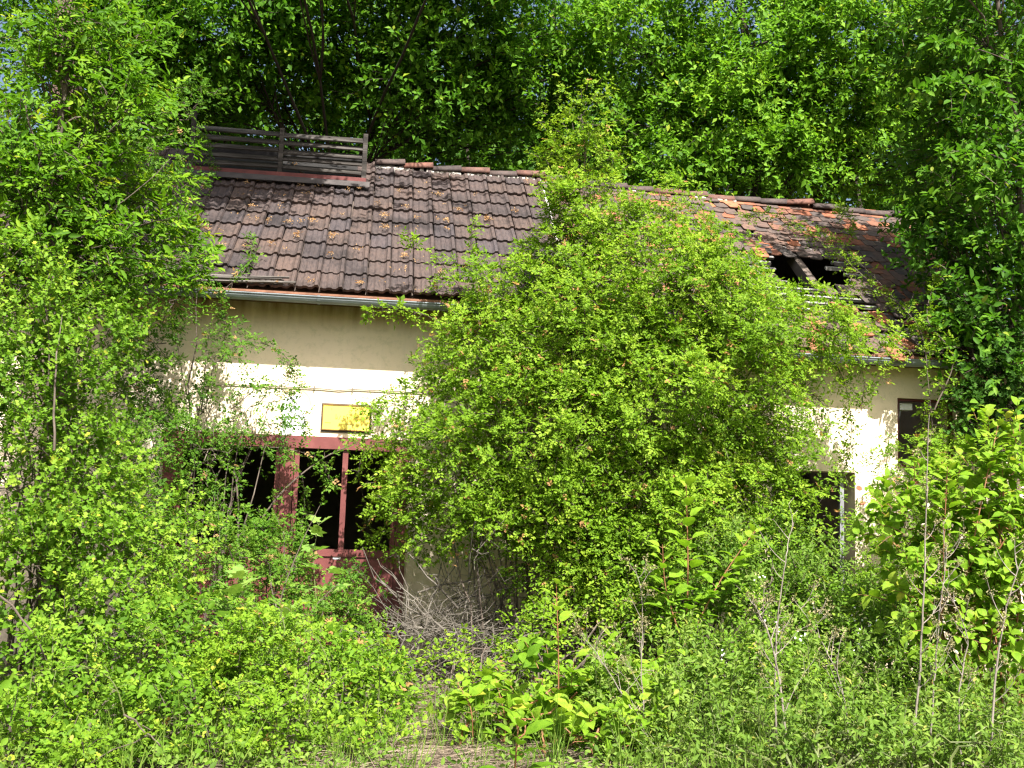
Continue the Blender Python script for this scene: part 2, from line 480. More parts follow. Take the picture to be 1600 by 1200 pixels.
DOOR = (-4.02, -1.2, -0.2, 2.51)
RDOOR = (3.05, 4.08, -0.2, 2.34)
WIN = (4.62, 5.34, 2.42, 3.26)
wall_with_holes('front_wall', XL, XJ - 0.02, -0.2, 4.42, WY1, WY1 + 0.32, [DOOR])
rw = wall_with_holes('front_wall', XJ - 0.016, XR, -0.2, 3.82, WY2, WY2 + 0.32, [RDOOR, WIN])
def gable(x0, x1, yf, name='gable_wall'):
    ys = [yf, RIDGE_Y, BACK]
    zs = [roof_z(yf) - 0.16, RIDGE_Z - 0.16, roof_z(BACK) - 0.16]
    pts = [(yf, -0.2), (BACK, -0.2), (BACK, zs[2]), (RIDGE_Y, zs[1]), (yf, zs[0])]
    v = [(x0, *p) for p in pts] + [(x1, *p) for p in pts]
    f = [(4, 3, 2, 1, 0), (5, 6, 7, 8, 9)] + [(i, (i + 1) % 5, 5 + (i + 1) % 5, 5 + i) for i in range(5)]
    return MB().raw(v, f).build(name, M['plaster'], house)
gable(XL - 0.05, XL + 0.25, WY1 + 0.005)
gable(XR - 0.25, XR + 0.05, WY2 + 0.005)
gable(XJ - 0.2, XJ + 0.05, WY1 + 0.33, 'partition_wall')
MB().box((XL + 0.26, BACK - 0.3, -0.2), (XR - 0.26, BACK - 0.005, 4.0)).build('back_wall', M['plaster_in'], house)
MB().box((XL + 0.27, WY2 + 0.33, -0.15), (XR - 0.27, BACK - 0.31, -0.02)).build('inner_floor', M['concrete'], house)
# ceiling boards close the left half so that its doorway is dark
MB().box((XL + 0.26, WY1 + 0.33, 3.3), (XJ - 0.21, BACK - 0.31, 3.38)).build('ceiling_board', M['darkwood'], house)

# --- roof carcass
LEN_L = (RIDGE_Y + 0.42) / CT
LEN_R = (RIDGE_Y + 1.00) / CT
roofL = None
def slab(name, x0, x1, s0, s1, h0, h1, mat, parent, back=False):
    v = []
    for x in (x0, x1):
        for s in (s0, s1):
            for h in (h0, h1):
                p = roof_pt(x, s, h)
                if back: p.y = 2 * RIDGE_Y - p.y
                v.append(tuple(p))
    f = [(0, 1, 3, 2), (4, 6, 7, 5), (0, 4, 5, 1), (2, 3, 7, 6), (0, 2, 6, 4), (1, 5, 7, 3)]
    return MB().raw(v, f).build(name, mat, parent)
roofL = slab('interlocking_tile_roof', XL - 0.1, XJ - 0.03, 0.02, LEN_L - 0.1, -0.15, -0.06, M['darkwood'], house)
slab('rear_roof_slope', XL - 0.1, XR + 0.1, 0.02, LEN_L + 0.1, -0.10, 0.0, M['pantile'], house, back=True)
roofR = slab('plain_tile_roof', XJ + 0.02, XR + 0.1, 0.05, 0.2, -0.20, -0.08, M['darkwood'], house)   # ridge purlin carries the rest


def put(o, name, parent, x, s, h, rx=0.0, rz=0.0, ry=0.0):
    """a copy of mesh object o laid on the roof plane: local x along the ridge, local y up the slope"""
    c = bpy.data.objects.new(name, o)
    link(c, parent)
    m = Matrix.Translation(roof_pt(x, s, h)) @ Matrix.Rotation(TH, 4, 'X') @ Matrix.Rotation(rz, 4, 'Z') @ Matrix.Rotation(rx, 4, 'X') @ Matrix.Rotation(ry, 4, 'Y')
    c.matrix_local = m
    return c


# interlocking tile: lower edge at y=0, upper edge at y=+length, profile with a roll and two shallow waves
TW, TE, TL = 0.275, 0.428, 0.50
def pantile_mesh(var):
    r = random.Random(var)
    prof = [(-0.134, 0.000), (-0.118, 0.010), (-0.096, 0.000), (-0.066, 0.001), (-0.044, 0.013), (-0.010, 0.014), (0.012, 0.001), (0.050, 0.000), (0.072, 0.014), (0.086, 0.030), (0.120, 0.031), (0.134, 0.004)]
    n = len(prof)
    v, f = [], []
    for (y, dz) in ((0.0, -0.004), (0.012, 0.0), (TL, 0.0)):
        for (x, z) in prof:
            v.append((x, y, z + 0.030 + dz + r.uniform(-.001, .001)))
    for (y, dz) in ((0.0, 0.0), (TL, 0.0)):
        for (x, z) in prof:
            v.append((x, y + (0.004 if y == 0 else 0), z - 0.006 + dz))
    for k in (0, 1):
        for i in range(n - 1):
            f.append((k * n + i, k * n + i + 1, (k + 1) * n + i + 1, (k + 1) * n + i))
    for i in range(n - 1):                                    # front lip
        f.append((3 * n + i, 3 * n + i + 1, i + 1, i))
    f.append((3 * n, 0, n, 2 * n, 4 * n))                     # sides
    f.append((n - 1, 4 * n - 1, 5 * n - 1, 3 * n - 1, 2 * n - 1))
    me = bpy.data.meshes.new('interlocking_tile')
    me.from_pydata(v, [], f)
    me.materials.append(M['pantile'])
    return me
PT = [pantile_mesh(i) for i in range(4)]
ncol = int((XJ - XL) / TW)
courses = []
s = LEN_L
while s > 0.25:
    courses.append(s); s -= TE
for k, s in enumerate(courses):
    for i in range(ncol + 1):
        x = XJ - 0.15 - i * TW
        if x < XL - 0.2 or (-4.30 < x < -2.05 and s < 0.85): continue
        tilt = -0.078 + random.gauss(0, 0.006)
        dx, ds, h = random.gauss(0, 0.003), random.gauss(0, 0.006), 0.026 + random.gauss(0, 0.002)
        if k == len(courses) - 1 and s - TL < 0: ds += 0.0
        h += -.022 * math.exp(-((x + 2.2) / 1.6) ** 2 - ((s - 2.2) / 1.2) ** 2) + .006 * math.sin(x * 2.3 + s)
        if random.random() < .03: ds += random.uniform(.02, .05)
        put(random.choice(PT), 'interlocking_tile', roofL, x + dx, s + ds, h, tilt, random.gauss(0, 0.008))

# plain (beaver-tail) tiles on the other half, many slipped, some gone
QW, QE, QL = 0.19, 0.205, 0.37
def plain_mesh(var):
    r = random.Random(100 + var)
    out = [(-QW / 2 + .003, QL), (-QW / 2 + .003, 0.045)]
    for a in (200, 225, 250, 270, 290, 315, 340):
        out.append((QW / 2 * .985 * math.cos(R(a)), 0.045 + 0.045 * math.sin(R(a)) + r.uniform(-.002, .002)))
    out += [(QW / 2 - .003, 0.045), (QW / 2 - .003, QL)]
    if var == 5: out = [(-.09, QL), (-.09, .12), (-.03, .07), (.02, .13), (.09, .10), (.09, QL)]
    n = len(out)
    v = [(x, y, 0.016 - .15 * x * x) for x, y in out] + [(x, y, 0.0) for x, y in out]
    f = [tuple(range(n)), tuple(reversed(range(n, 2 * n)))] + [((i + 1) % n, i, n + i, n + (i + 1) % n) for i in range(n)]
    me = bpy.data.meshes.new('plain_tile')
    me.from_pydata(v, [], f)
    me.materials.append(M['plain'])
    return me
PL = [plain_mesh(i) for i in range(6)]
# holes in roof coordinates (x, s, half-width, half-height)
HOLES = [(*(4.15, 2.54), 0.62, 0.50), (*(3.57, 2.58), 0.36, 0.22), (*(3.56, 3.29), 0.50, 0.24), (*(3.39, 3.85), 0.48, 0.18),
         (*(4.35, 3.44), 0.40, 0.16), (*(4.68, 3.73), 0.22, 0.09), (*(3.99, 3.64), 0.22, 0.09), (*(4.77, 2.67), 0.20, 0.14), (*(4.59, 4.42), 0.22, 0.10), (*(3.51, 1.11), 0.10, 0.10), (*(4.96, 4.13), 0.2, 0.08)]
plain_rest_v, plain_rest_f = [], []
cand = []
nq = int((XR + 0.1 - XJ) / QW)
s, k = LEN_R, 0
while s > 0.12:
    for i in range(nq):
        x = XJ + 0.12 + (i + 0.5 * (k % 2)) * QW
        if any(abs((x - hx) / hw) ** 2.4 + abs((s - QL * .45 - hs) / (hh + .06)) ** 2.4 < 1 + random.uniform(-.25, .25) for hx, hs, hw, hh in HOLES): continue
        near = min(math.hypot(x - hx, (s - hs)) for hx, hs, hw, hh in HOLES)
        loose = max(0.0, 1 - near / 1.5)
        if s > LEN_R - 0.7 and x > 3.0: loose = 1.0
        dx = random.gauss(0, 0.004 + 0.012 * loose); ds = random.gauss(0, 0.008) + (abs(random.gauss(0, 0.08 * loose)))
        rz = random.gauss(0, 0.02 + 0.25 * loose * random.random()); rx = -0.05 + random.gauss(0, 0.008) - abs(random.gauss(0, .05 * loose)) * 0.4
        h = 0.016 + random.gauss(0, .003) + abs(random.gauss(0, 0.018 * loose))
        sagx = -0.05 * math.exp(-((x - 4.3) / 1.6) ** 2) * math.sin(min(1, s / LEN_R) * math.pi)
        # visible stretch of this roof between the shrub and the overhanging tree
        edge = 2.75 + (s - 0.3) * 0.32
        seen = (1.2 < x < 2.2 and s < 0.45) or (x > edge and x < 6.6)
        cand.append((seen, x + dx, s + ds, h + sagx, rx, rz, random.choice(PL[:5] if random.random() < .93 else PL)))
    s -= QE; k += 1
seen_n = 0
for seen, x, s_, h, rx, rz, me in cand:
    if seen and seen_n < 300:
        put(me, 'plain_tile', roofR, x, s_, h, rx, rz); seen_n += 1
    else:
        m = Matrix.Translation(roof_pt(x, s_, h)) @ Matrix.Rotation(TH, 4, 'X') @ Matrix.Rotation(rz, 4, 'Z') @ Matrix.Rotation(rx, 4, 'X')
        b = len(plain_rest_v)
        plain_rest_v += [tuple(m @ v.co) for v in me.vertices]
        plain_rest_f += [tuple(b + i for i in p.vertices) for p in me.polygons]
o = MB().raw(plain_rest_v, plain_rest_f).build('plain_tile_field', M['plain'], roofR, kind='stuff')
print('plain tiles', len(cand), 'single', seen_n)

# rafters and battens under the plain tiles
x = XJ + 0.35
while x < XR:
    v = []
    for dx in (-0.05, 0.05):
        for s_ in (0.06, LEN_R - 0.05):
            for h in (-0.22, -0.062):
                v.append(tuple(roof_pt(x + dx, s_, h)))
    MB().raw(v, [(0, 1, 3, 2), (4, 6, 7, 5), (0, 4, 5, 1), (2, 3, 7, 6), (0, 2, 6, 4), (1, 5, 7, 3)]).build('rafter', M['darkwood'], roofR)
    x += 0.78
s, k = LEN_R - QL * 0.9, 0
while s > 0.1:
    hx, hs, hw, hh = HOLES[0]
    cut = abs(s - hs) < hh + .12                       # broken through at the big hole
    for xa, xb in (((XJ + .05, hx - hw * random.uniform(.55, 1.0)), (hx + hw * random.uniform(.5, 1.0), XR)) if cut else ((XJ + .05, XR),)):
        v = []
        for x in (xa, xb):
            for ds in (-0.025, 0.025):
                for h in (-0.058, -0.022):
                    v.append(tuple(roof_pt(x, s + ds + (random.gauss(0, .006)), h)))
        MB().raw(v, [(0, 1, 3, 2), (4, 6, 7, 5), (0, 4, 5, 1), (2, 3, 7, 6), (0, 2, 6, 4), (1, 5, 7, 3)]).build('batten', M['batten'], roofR)
    s -= QE; k += 1

# ridge tiles with clay collars, old mortar bedded below
def ridge_mesh(L, r0, r1, name, mat):
    n = 9
    v, f = [], []
    rings = [(0, r0), (L, r1)]
    for x, r in rings:
        for i in range(n):
            a = math.pi * (0.02 + 0.96 * i / (n - 1))
            v.append((x, -r * math.cos(a) * 1.15, r * math.sin(a)))
        for i in range(n):
            a = math.pi * (0.02 + 0.96 * i / (n - 1))
            v.append((x, -(r - .018) * math.cos(a) * 1.15, (r - .018) * math.sin(a)))
    for i in range(n - 1):
        f.append((i, i + 1, 2 * n + i + 1, 2 * n + i))
        f.append((n + i + 1, n + i, 3 * n + i, 3 * n + i + 1))
        f.append((i + 1, i, n + i, n + i + 1))
        f.append((2 * n + i, 2 * n + i + 1, 3 * n + i + 1, 3 * n + i))
    f += [(0, 2 * n, 3 * n, n), (n - 1, 2 * n - 1, 4 * n - 1, 3 * n - 1)]
    me = bpy.data.meshes.new(name); me.from_pydata(v, [], f); me.materials.append(mat)
    me.polygons.foreach_set('use_smooth', np.ones(len(f), dtype=bool))
    return me
RT = ridge_mesh(0.44, 0.115, 0.125, 'ridge_tile', M['ridge'])
RC = ridge_mesh(0.055, 0.142, 0.136, 'collar', M['collar'])
def ridge_run(x0, x1, par, dz, missing=()):
    x, k = x0, 0
    while x < x1 - 0.2:
        if k not in missing:
            o = bpy.data.objects.new('ridge_tile', RT); link(o, par)
            sag = -0.02 * math.sin((x - 0.7) * 0.9) - .030 * (x - XJ) if x > XJ else 0
            o.matrix_local = Matrix.Translation((x, RIDGE_Y + random.gauss(0, .012), RIDGE_Z + dz + sag + random.gauss(0, .012))) @ Matrix.Rotation(random.gauss(-.03, .03), 4, 'Y') @ Matrix.Rotation(random.gauss(0, .025), 4, 'Z')
            c = bpy.data.objects.new('ridge_collar', RC); link(c, par)
            c.matrix_local = o.matrix_local @ Matrix.Translation((0.40, 0, 0.0))
        x += 0.425; k += 1
ridge_run(-1.80, XJ, roofL, -0.015)
ridge_run(XJ + 0.05, XR, roofR, -0.055)
def lump_strip(name, x0, x1, s0, s1, h, par, n=60, amp=0.02, gaps=0.0):
    """rough strip of mortar on the roof plane"""
    mb = MB()
    xs = np.linspace(x0, x1, n)
    prev = None
    for i in range(n - 1):
        if random.random() < gaps: continue
        e0, e1 = s1 + random.uniform(-amp, amp), s1 + random.uniform(-amp, amp)
        a = [roof_pt(xs[i], s0, h - .05), roof_pt(xs[i + 1] + .004, s0, h - .05), roof_pt(xs[i + 1] + .004, e1, h - .05), roof_pt(xs[i], e0, h - .05)]
        b = [roof_pt(xs[i], s0, h + random.uniform(0, .015)), roof_pt(xs[i + 1] + .004, s0, h + random.uniform(0, .015)), roof_pt(xs[i + 1] + .004, e1 - .02, h + random.uniform(-.01, .01)), roof_pt(xs[i], e0 - .02, h + random.uniform(-.01, .01))]
        mb.raw(a + b, [(4, 5, 6, 7), (3, 2, 6, 7)[::-1], (0, 1, 5, 4), (0, 4, 7, 3), (1, 2, 6, 5)])
    return mb.build(name, M['mortar'], par, kind='stuff')
lump_strip('ridge_mortar', -1.8, XJ, 0.02, 0.13, 0.055, roofL, 50, 0.03, 0.15)
lump_strip('ridge_mortar', XJ + .02, 2.3, 0.05, 0.15, 0.028, roofR, 24, 0.02, 0.1)
lump_strip('ridge_mortar', 3.1, 3.75, 0.05, 0.16, 0.030, roofR, 10, 0.02, 0.1)
mb = MB()
for i in range(26):                                   # mortar fillet down the joint of the two roofs
    s0 = 0.05 + i * 0.16
    if s0 > LEN_L - .2: break
    if random.random() < .3: continue
    w = random.uniform(.012, .03)
    q = [roof_pt(XJ - .012 - w, s0, .05), roof_pt(XJ - .012 + w, s0, .045), roof_pt(XJ - .012 + w, s0 + .158, .04), roof_pt(XJ - .012 - w, s0 + .158, .05)]
    q2 = [p - NRM * .06 for p in q]
    mb.raw(q + q2, [(3, 2, 1, 0), (0, 1, 5, 4), (1, 2, 6, 5), (2, 3, 7, 6), (3, 0, 4, 7)])
mb.build('verge_mortar', M['mortar'], roofL, kind='stuff')

# eaves: soffit board, drip edge, gutter with brackets
def eaves(x0, x1, yw, ye, par, pad):
    ze = roof_z(ye)
    v = []
    for x in (x0, x1):
        v += [(x, yw + .02, roof_z(yw) - 0.20), (x, ye + .02, ze - 0.16), (x, ye + .02, ze - 0.06), (x, yw + .02, roof_z(yw) - 0.15)]
    MB().raw(v, [(0, 1, 2, 3), (7, 6, 5, 4), (1, 5, 6, 2), (0, 4, 5, 1), (3, 2, 6, 7), (0, 3, 7, 4)]).build('eaves_board', M['soffit'], par)
    yg, zg, r = ye - 0.055, ze - 0.085, 0.072
    n = 9
    mb = MB()
    for ri, flip in ((r, 0), (r - .008, 1)):
        vs = []
        for x in (x0, x1):
            for i in range(n):
                a = math.pi + math.pi * i / (n - 1)
                vs.append((x, yg + ri * math.cos(a), zg + ri * math.sin(a)))
        fs = [(i, i + 1, n + i + 1, n + i) for i in range(n - 1)]
        mb.raw(vs, [f[::-1] for f in fs] if flip else fs)
    mb.tube([(x0, yg - r, zg), (x1, yg - r, zg)], 0.009, 6)
    for x in (x0, x1):                                # end caps
        vs = [(x, yg, zg)] + [(x, yg + r * math.cos(math.pi + math.pi * i / 8), zg + r * math.sin(math.pi + math.pi * i / 8)) for i in range(9)]
        mb.raw(vs, [(0, i, i + 1) for i in range(1, 9)])
    g = mb.build('gutter', M['zinc'], par, smooth=False)
    MB().box((x0, ye - 0.075, ze - 0.045), (x1, ye + 0.03, ze - 0.036)).box((x0, ye - 0.079, ze - 0.062), (x1, ye - 0.075, ze - 0.036)).build('drip_edge', M['rustedge'], par)
    x = x0 + pad
    while x < x1:
        path = [(x, yg + (r + .006) * math.cos(math.pi + math.pi * i / 10), zg + (r + .006) * math.sin(math.pi + math.pi * i / 10)) for i in range(11)]
        b = MB()
        for p, q in zip(path[:-1], path[1:]):
            b.box((-0.016, 0, 0), (0.016, (Vector(q) - Vector(p)).length + .002, .004), Matrix.Translation(p) @ Matrix.Rotation(math.atan2(q[2] - p[2], q[1] - p[1]), 4, 'X'))
        b.box((x - .018, yg - r - .014, zg - .006), (x + .018, yg - r + .012, zg + .016))
        b.build('gutter_bracket', M['zinc'], g)
        x += 2.1
eaves(XL - .05, XJ - .03, WY1, -0.42, roofL, 0.01 + ((-2.34, -0.4, 4.21)[0] - XL + .05) % 2.1)
eaves(XJ + .02, XR, WY2, -1.0, roofR, 0.9)

# splintered laths lying on the eaves course
lath_a = [(-3.81, -0.44, 4.3), (-3.82, -0.53, 4.23), (-3.64, -0.52, 4.27)]
lath_b = [(-2.69, -0.37, 4.36), (-2.61, -0.44, 4.29), (-2.77, -0.45, 4.32)]
for a, b, w in zip(lath_a, lath_b, (.045, .055, .035)):
    a, b = Vector(a), Vector(b)
    d = (b - a).normalized()
    m = Matrix.Translation(a) @ d.to_track_quat('X', 'Z').to_matrix().to_4x4() @ Matrix.Rotation(TH, 4, 'X')
    L = (b - a).length
    o = MB().box((0, -w / 2, -.01), (L * .55, w / 2, .012), m).box((L * .55, -w / 2 + .008, -.009), (L, w / 2 - .012, .009), m).build('loose_lath', M['oldwood'], house)

# --- louvred ridge ventilator
vent = thing('ridge_ventilator', (-3.1, RIDGE_Y, RIDGE_Z), 'weathered wooden louvre ventilator with red sill straddling the ridge', 'roof vent')
VX0, VX1, VF, VB, VZ0 = -4.36, -1.95, 2.20, 3.60, 6.425
VXM = (-3.13, 2.33, 6.63)[0]
for x, zt in ((VX0, 7.20), (VXM, 7.05), (VX1, 7.06)):
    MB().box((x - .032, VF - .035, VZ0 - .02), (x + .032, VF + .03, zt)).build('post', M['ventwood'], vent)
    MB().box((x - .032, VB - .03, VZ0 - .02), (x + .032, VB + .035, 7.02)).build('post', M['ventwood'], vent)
for y, sgn, n in ((VF, -1, 5), (VB, 1, 5)):
    for a, b in ((VX0, VXM), (VXM, VX1)):
        for j in range(n):
            z = VZ0 + 0.065 + j * 0.118
            sag = random.gauss(0, .008)
            m = Matrix.Translation(((a + b) / 2, y + 0.015 * sgn * 0, z + sag)) @ Matrix.Rotation(random.gauss(0, .008), 4, 'Y') @ Matrix.Rotation(sgn * -R(46), 4, 'X')
            L = (b - a) / 2 - .034
            xs = np.linspace(-L, L, 9)
            mb = MB()
            low = [-.062 + random.uniform(-.004, .010) for _ in xs]
            vv, ff = [], []
            for i, xx in enumerate(xs):
                for (yy, zz) in ((low[i] * -sgn, -.010), (.058 * -sgn, -.010), (.058 * -sgn, .010), (low[i] * -sgn, .010)):
                    vv.append(tuple(m @ Vector((xx, yy, zz))))
            for i in range(8):
                for q in range(4):
                    ff.append((i * 4 + q, i * 4 + (q + 1) % 4, (i + 1) * 4 + (q + 1) % 4, (i + 1) * 4 + q))
            ff += [(3, 2, 1, 0), (32, 33, 34, 35)]
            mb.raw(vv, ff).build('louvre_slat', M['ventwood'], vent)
for y in (VF, VB):
    MB().box((VX0 - .034, y - .05, VZ0 - .080), (VX1 + .036, y + .028, VZ0 - .022)).build('sill_board', M['redwood'], vent)
for x in (VX0, VX1):                                     # closed end boards below the louvres
    v = [(x - .012, VF, VZ0 - .08), (x - .012, VB, VZ0 - .08), (x - .012, VB, VZ0 + .35), (x - .012, VF, VZ0 + .35)]
    v += [(x + .012, *p[1:]) for p in v]
    MB().raw(v, [(0, 1, 2, 3), (7, 6, 5, 4), (0, 4, 5, 1), (1, 5, 6, 2), (2, 6, 7, 3), (3, 7, 4, 0)]).build('end_board', M['oldwood'], vent)
MB().box((VX0 + .06, RIDGE_Y - .012, 6.70), (VX1 - .06, RIDGE_Y + .012, 6.93)).build('inner_board', M['tar'], vent)  # added black board, painted shade between the slats
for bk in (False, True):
    slab('felt_lining', VX0 + .04, VX1 - .04, 0.03, (RIDGE_Y - VF) / CT - .06, .005, .03, M['tar'], vent, back=bk)  # black sheets added under the vent to paint its inside dark
MB().box((VX0 - .03, VF - .03, VZ0 - .26), (VX1 + .03, VF + .02, VZ0 - .078)).build('kerb_board', M['lead'], vent)
sA = (RIDGE_Y - VF + .02) / CT
v = [roof_pt(VX0 - .1, sA - .02, .115), roof_pt(VX1 + .09, sA - .02, .115), roof_pt(VX1 + .09, sA + .15, .105), roof_pt(VX0 - .1, sA + .15, .105)]
MB().raw([tuple(p) for p in v] + [tuple(p - NRM * .008) for p in v], [(3, 2, 1, 0), (4, 5, 6, 7), (0, 1, 5, 4), (1, 2, 6, 5), (2, 3, 7, 6), (3, 0, 4, 7)]).build('flashing', M['lead'], vent)

# --- big red doors
dx0, dx1, dz1 = DOOR[0], DOOR[1], DOOR[3]
fr = MB().box((dx0 - .05, -0.045, dz1 - .115), (dx1 + .05, .10, dz1 + .012)).build('door_lintel', M['reddoor'], house)
MB().box((dx0 - .052, -.02, dz1 + .014), (dx1 + .05, .02, dz1 + .03)).build('lintel_capping', M['reddoor'], house)
for x0, x1 in ((dx0 - .01, dx0 + .14), (-2.69, -2.54), (dx1 - .11, dx1 + .012)):
    MB().box((x0, -.04, -.15), (x1, .09, dz1 - .117)).build('door_post', M['reddoor'], house)
def leaf(x0, x1, mull):
    lf = MB().box((x0, .0, 0.03), (x1, .05, 1.20)).build('door_leaf', M['reddoor'], house)
    MB().box((x0 + .002, -.018, 1.14), (x1 - .002, -.002, 1.225)).build('mid_rail', M['reddoor'], lf)
    MB().box((x0 + .002, -.018, .03), (x1 - .002, -.002, .18)).build('bottom_rail', M['reddoor'], lf)
    for xx in mull:
        MB().box((xx - .032, -.015, 1.23), (xx + .032, .05, dz1 - .118)).build('mullion', M['reddoor'], lf)
    for xx in (x0 + .03, x1 - .03):
        MB().box((xx - .028, .0, 1.207), (xx + .028, .05, dz1 - .118)).build('stile', M['reddoor'], lf)
    return lf
leaf(dx0 + .145, -2.695, [])
lf = leaf(-2.535, dx1 - .115, [-1.94])
cx, cz = (-1.98, -0.02, 1.13)[0], (-1.98, -0.02, 1.13)[2]
MB().box((cx - .045, -.0055, cz - .022), (cx + .045, -.002, cz + .022)).build('paper_label', M['label'], lf)
for i in range(6):
    MB().box((cx - .033 + i * .011, -.0075, cz - .006), (cx - .026 + i * .011, -.006, cz + .008)).build('label_character', M['ink'], lf)
mb = MB()
hx, hz = (-3.89, -0.05, 1.14)[0], (-3.89, -0.05, 1.14)[2]
mb.tube([(hx, -.10, hz - .09), (hx, -.10, hz + .09)], .055, 8).tube([(hx, -.07, hz), (hx + .12, -.02, hz - .01)], .02, 6)
mb.build('door_buffer', M['reddoor'], house)

# --- yellow sign, wall cable, white painted arch
sx0, sz1 = (-2.24, -0.03, 2.93)[0], (-2.24, -0.03, 2.93)[2]
sx1, sz0 = (-1.67, -0.03, 2.64)[0], (-2.22, -0.03, 2.62)[2]
sign = thing('wall_sign', (sx0, -.02, sz0), 'yellow enamel sign with brown border and faded lettering above the red doors', 'sign')
MB().box((sx0 - .012, -.012, sz0 - .022), (sx1 + .012, -.003, sz1 + .012)).build('backing_board', M['oldwood'], sign)
MB().box((sx0 + .012, -.022, sz0 + .012), (sx1 - .012, -.0125, sz1 - .012)).build('plate', M['yellow'], sign)
for a, b in (((sx0, sz0), (sx1, sz0 + .012)), ((sx0, sz1 - .012), (sx1, sz1)), ((sx0, sz0 + .0125), (sx0 + .012, sz1 - .0125)), ((sx1 - .012, sz0 + .0125), (sx1, sz1 - .0125))):
    MB().box((a[0], -.028, a[1]), (b[0], -.0125, b[1])).build('border', M['signframe'], sign)
sw, sh = sx1 - sx0, sz1 - sz0
def mark(u, v, du, dv, mat, rot=0):
    m = Matrix.Translation((sx0 + u * sw, -.0225, sz0 + v * sh)) @ Matrix.Rotation(rot, 4, 'Y')
    MB().box((-du * sw / 2, -.0012, -dv * sh / 2), (du * sw / 2, 0, dv * sh / 2), m).build('faded_mark', mat, sign)
for u, v, du, dv, r in ((.285, .53, .012, .20, 0), (.30, .455, .03, .03, 0), (.315, .50, .01, .08, 0), (.365, .50, .010, .17, .45), (.44, .52, .012, .12, 0), (.46, .56, .03, .025, 0),
                        (.49, .50, .012, .12, .2), (.53, .49, .012, .10, 0), (.56, .44, .012, .22, 0), (.575, .52, .03, .025, 0), (.61, .50, .010, .10, .3), (.66, .50, .012, .11, 0), (.70, .53, .03, .025, 0), (.72, .49, .012, .1, -.2), (.76, .51, .012, .12, 0)):
    mark(u, v, du, dv, M['mark'], r)
for u, v, du, dv, r in ((.12, .285, .12, .022, 0), (.56, .25, .10, .02, -.12), (.63, .235, .07, .018, .25), (.19, .82, .018, .03, 0), (.48, .06, .02, .03, 0)):
    mark(u, v, du, dv, M['markdark'], r)
cb = [(-3.76, -0.02, 3.05), (-3.33, -0.02, 3.11), (-2.73, -0.02, 3.11), (-2.28, -0.02, 3.11), (-2.06, -0.03, 3.1), (-1.89, -0.02, 3.12), (-1.53, -0.02, 3.12), (-1.07, -0.02, 3.12), (-0.29, -0.02, 3.12)]
cb = [(x, -.016, z) for x, y, z in cb]
o = MB().tube(cb, .0065, 5).build('wall_cable', M['cable'], house)
for x, z in (((-1.9, 0, 3.12)[0], (-1.9, 0, 3.12)[2]), ((-2.35, 0, 3.12)[0], (-2.35, 0, 3.12)[2])):
    MB().box((x - .006, -.03, z - .03), (x + .006, -.003, z + .02)).build('cable_clip', M['cable'], o)
ax, az0, az1 = (-2.57, 0, 2.77)[0], (-2.56, 0, 2.48)[2], (-2.58, 0, 2.92)[2]
def arch(r, z0, z1, y, n=12):
    return [(ax - r, y, z0), *[(ax + r * math.cos(math.pi - math.pi * i / n), y, z1 + r * .85 * math.sin(math.pi * i / n)) for i in range(n + 1)], (ax + r, y, z0)]
def flat(pts, mat, name, dy):
    n = len(pts)
    v = pts + [(x, y + dy, z) for x, y, z in pts]
    return MB().raw(v, [tuple(range(n)), tuple(reversed(range(n, 2 * n)))] + [((i + 1) % n, i, n + i, n + (i + 1) % n) for i in range(n)]).build(name, mat, house)
o = flat(arch(.135, az0, az1 - .02, -.005), M['white'], 'painted_arch', .004)
o['label'] = 'white arch painted on the wall beside the sign'
oo, ii = arch(.19, az1 - .03, az1 + .02, -.003), arch(.17, az1 - .03, az1 + .02, -.003)
vv = oo + ii; n = len(oo)
MB().raw(vv + [(x, -.0008, z) for x, y, z in vv], [(i, i + 1, n + i + 1, n + i) for i in range(n - 1)]).build('painted_outline', M['orange'], house)

# --- window and doorway of the far half
wx0, wx1, wz0, wz1 = WIN
wf = MB().box((wx0, WY2 + .03, wz1 - .03), (wx1, WY2 + .10, wz1)).box((wx0, WY2 + .03, wz0), (wx0 + .03, WY2 + .10, wz1 - .031)).box((wx1 - .03, WY2 + .03, wz0), (wx1, WY2 + .10, wz1 - .031)).box((wx0 + .031, WY2 + .03, wz0), (wx1 - .031, WY2 + .10, wz0 + .04)).build('window_frame', M['redwood'], house)
MB().box((wx0 + .36, WY2 + .05, wz0 + .041), (wx0 + .385, WY2 + .08, wz1 - .031)).build('glazing_bar', M['oldwood'], wf)
MB().box((wx0 + .08, WY2 + .10, wz1 - .13), (wx0 + .24, WY2 + .22, wz1 - .05)).build('lamp_housing', M['white'], wf)
lit_wall = [(wx0 + .032, wz1 - .05), (wx0 + .17, wz1 - .06), (wx0 + .11, wz1 - .17), (wx0 + .07, wz1 - .32), (wx0 + .05, wz1 - .55), (wx0 + .032, wz1 - .55)]  # grey panel added in the outline of the lit inner wall
v = [(a, WY2 + .15 + .02 * math.sin(i * 2), b) for i, (a, b) in enumerate(lit_wall)]
v2 = [(a, y + .01, b) for a, y, b in v]
n = len(v)
MB().raw(v + v2, [tuple(range(n)), tuple(reversed(range(n, 2 * n)))] + [((i + 1) % n, i, n + i, n + (i + 1) % n) for i in range(n)]).build('curtain', M['greypaint'], wf)
rx0, rx1, _, rz1 = RDOOR
df = MB().box((rx1 - .11, WY2 + .14, -.15), (rx1 - .075, WY2 + .24, rz1 - .01)).box((rx0, WY2 + .14, -.15), (rx0 + .06, WY2 + .24, rz1 - .01)).build('doorway_frame', M['greypaint'], house)
MB().box((rx1 - .13, WY2 + .13, -.15), (rx1 - .112, WY2 + .15, rz1 - .02)).build('weather_strip', M['greypaint'], df)
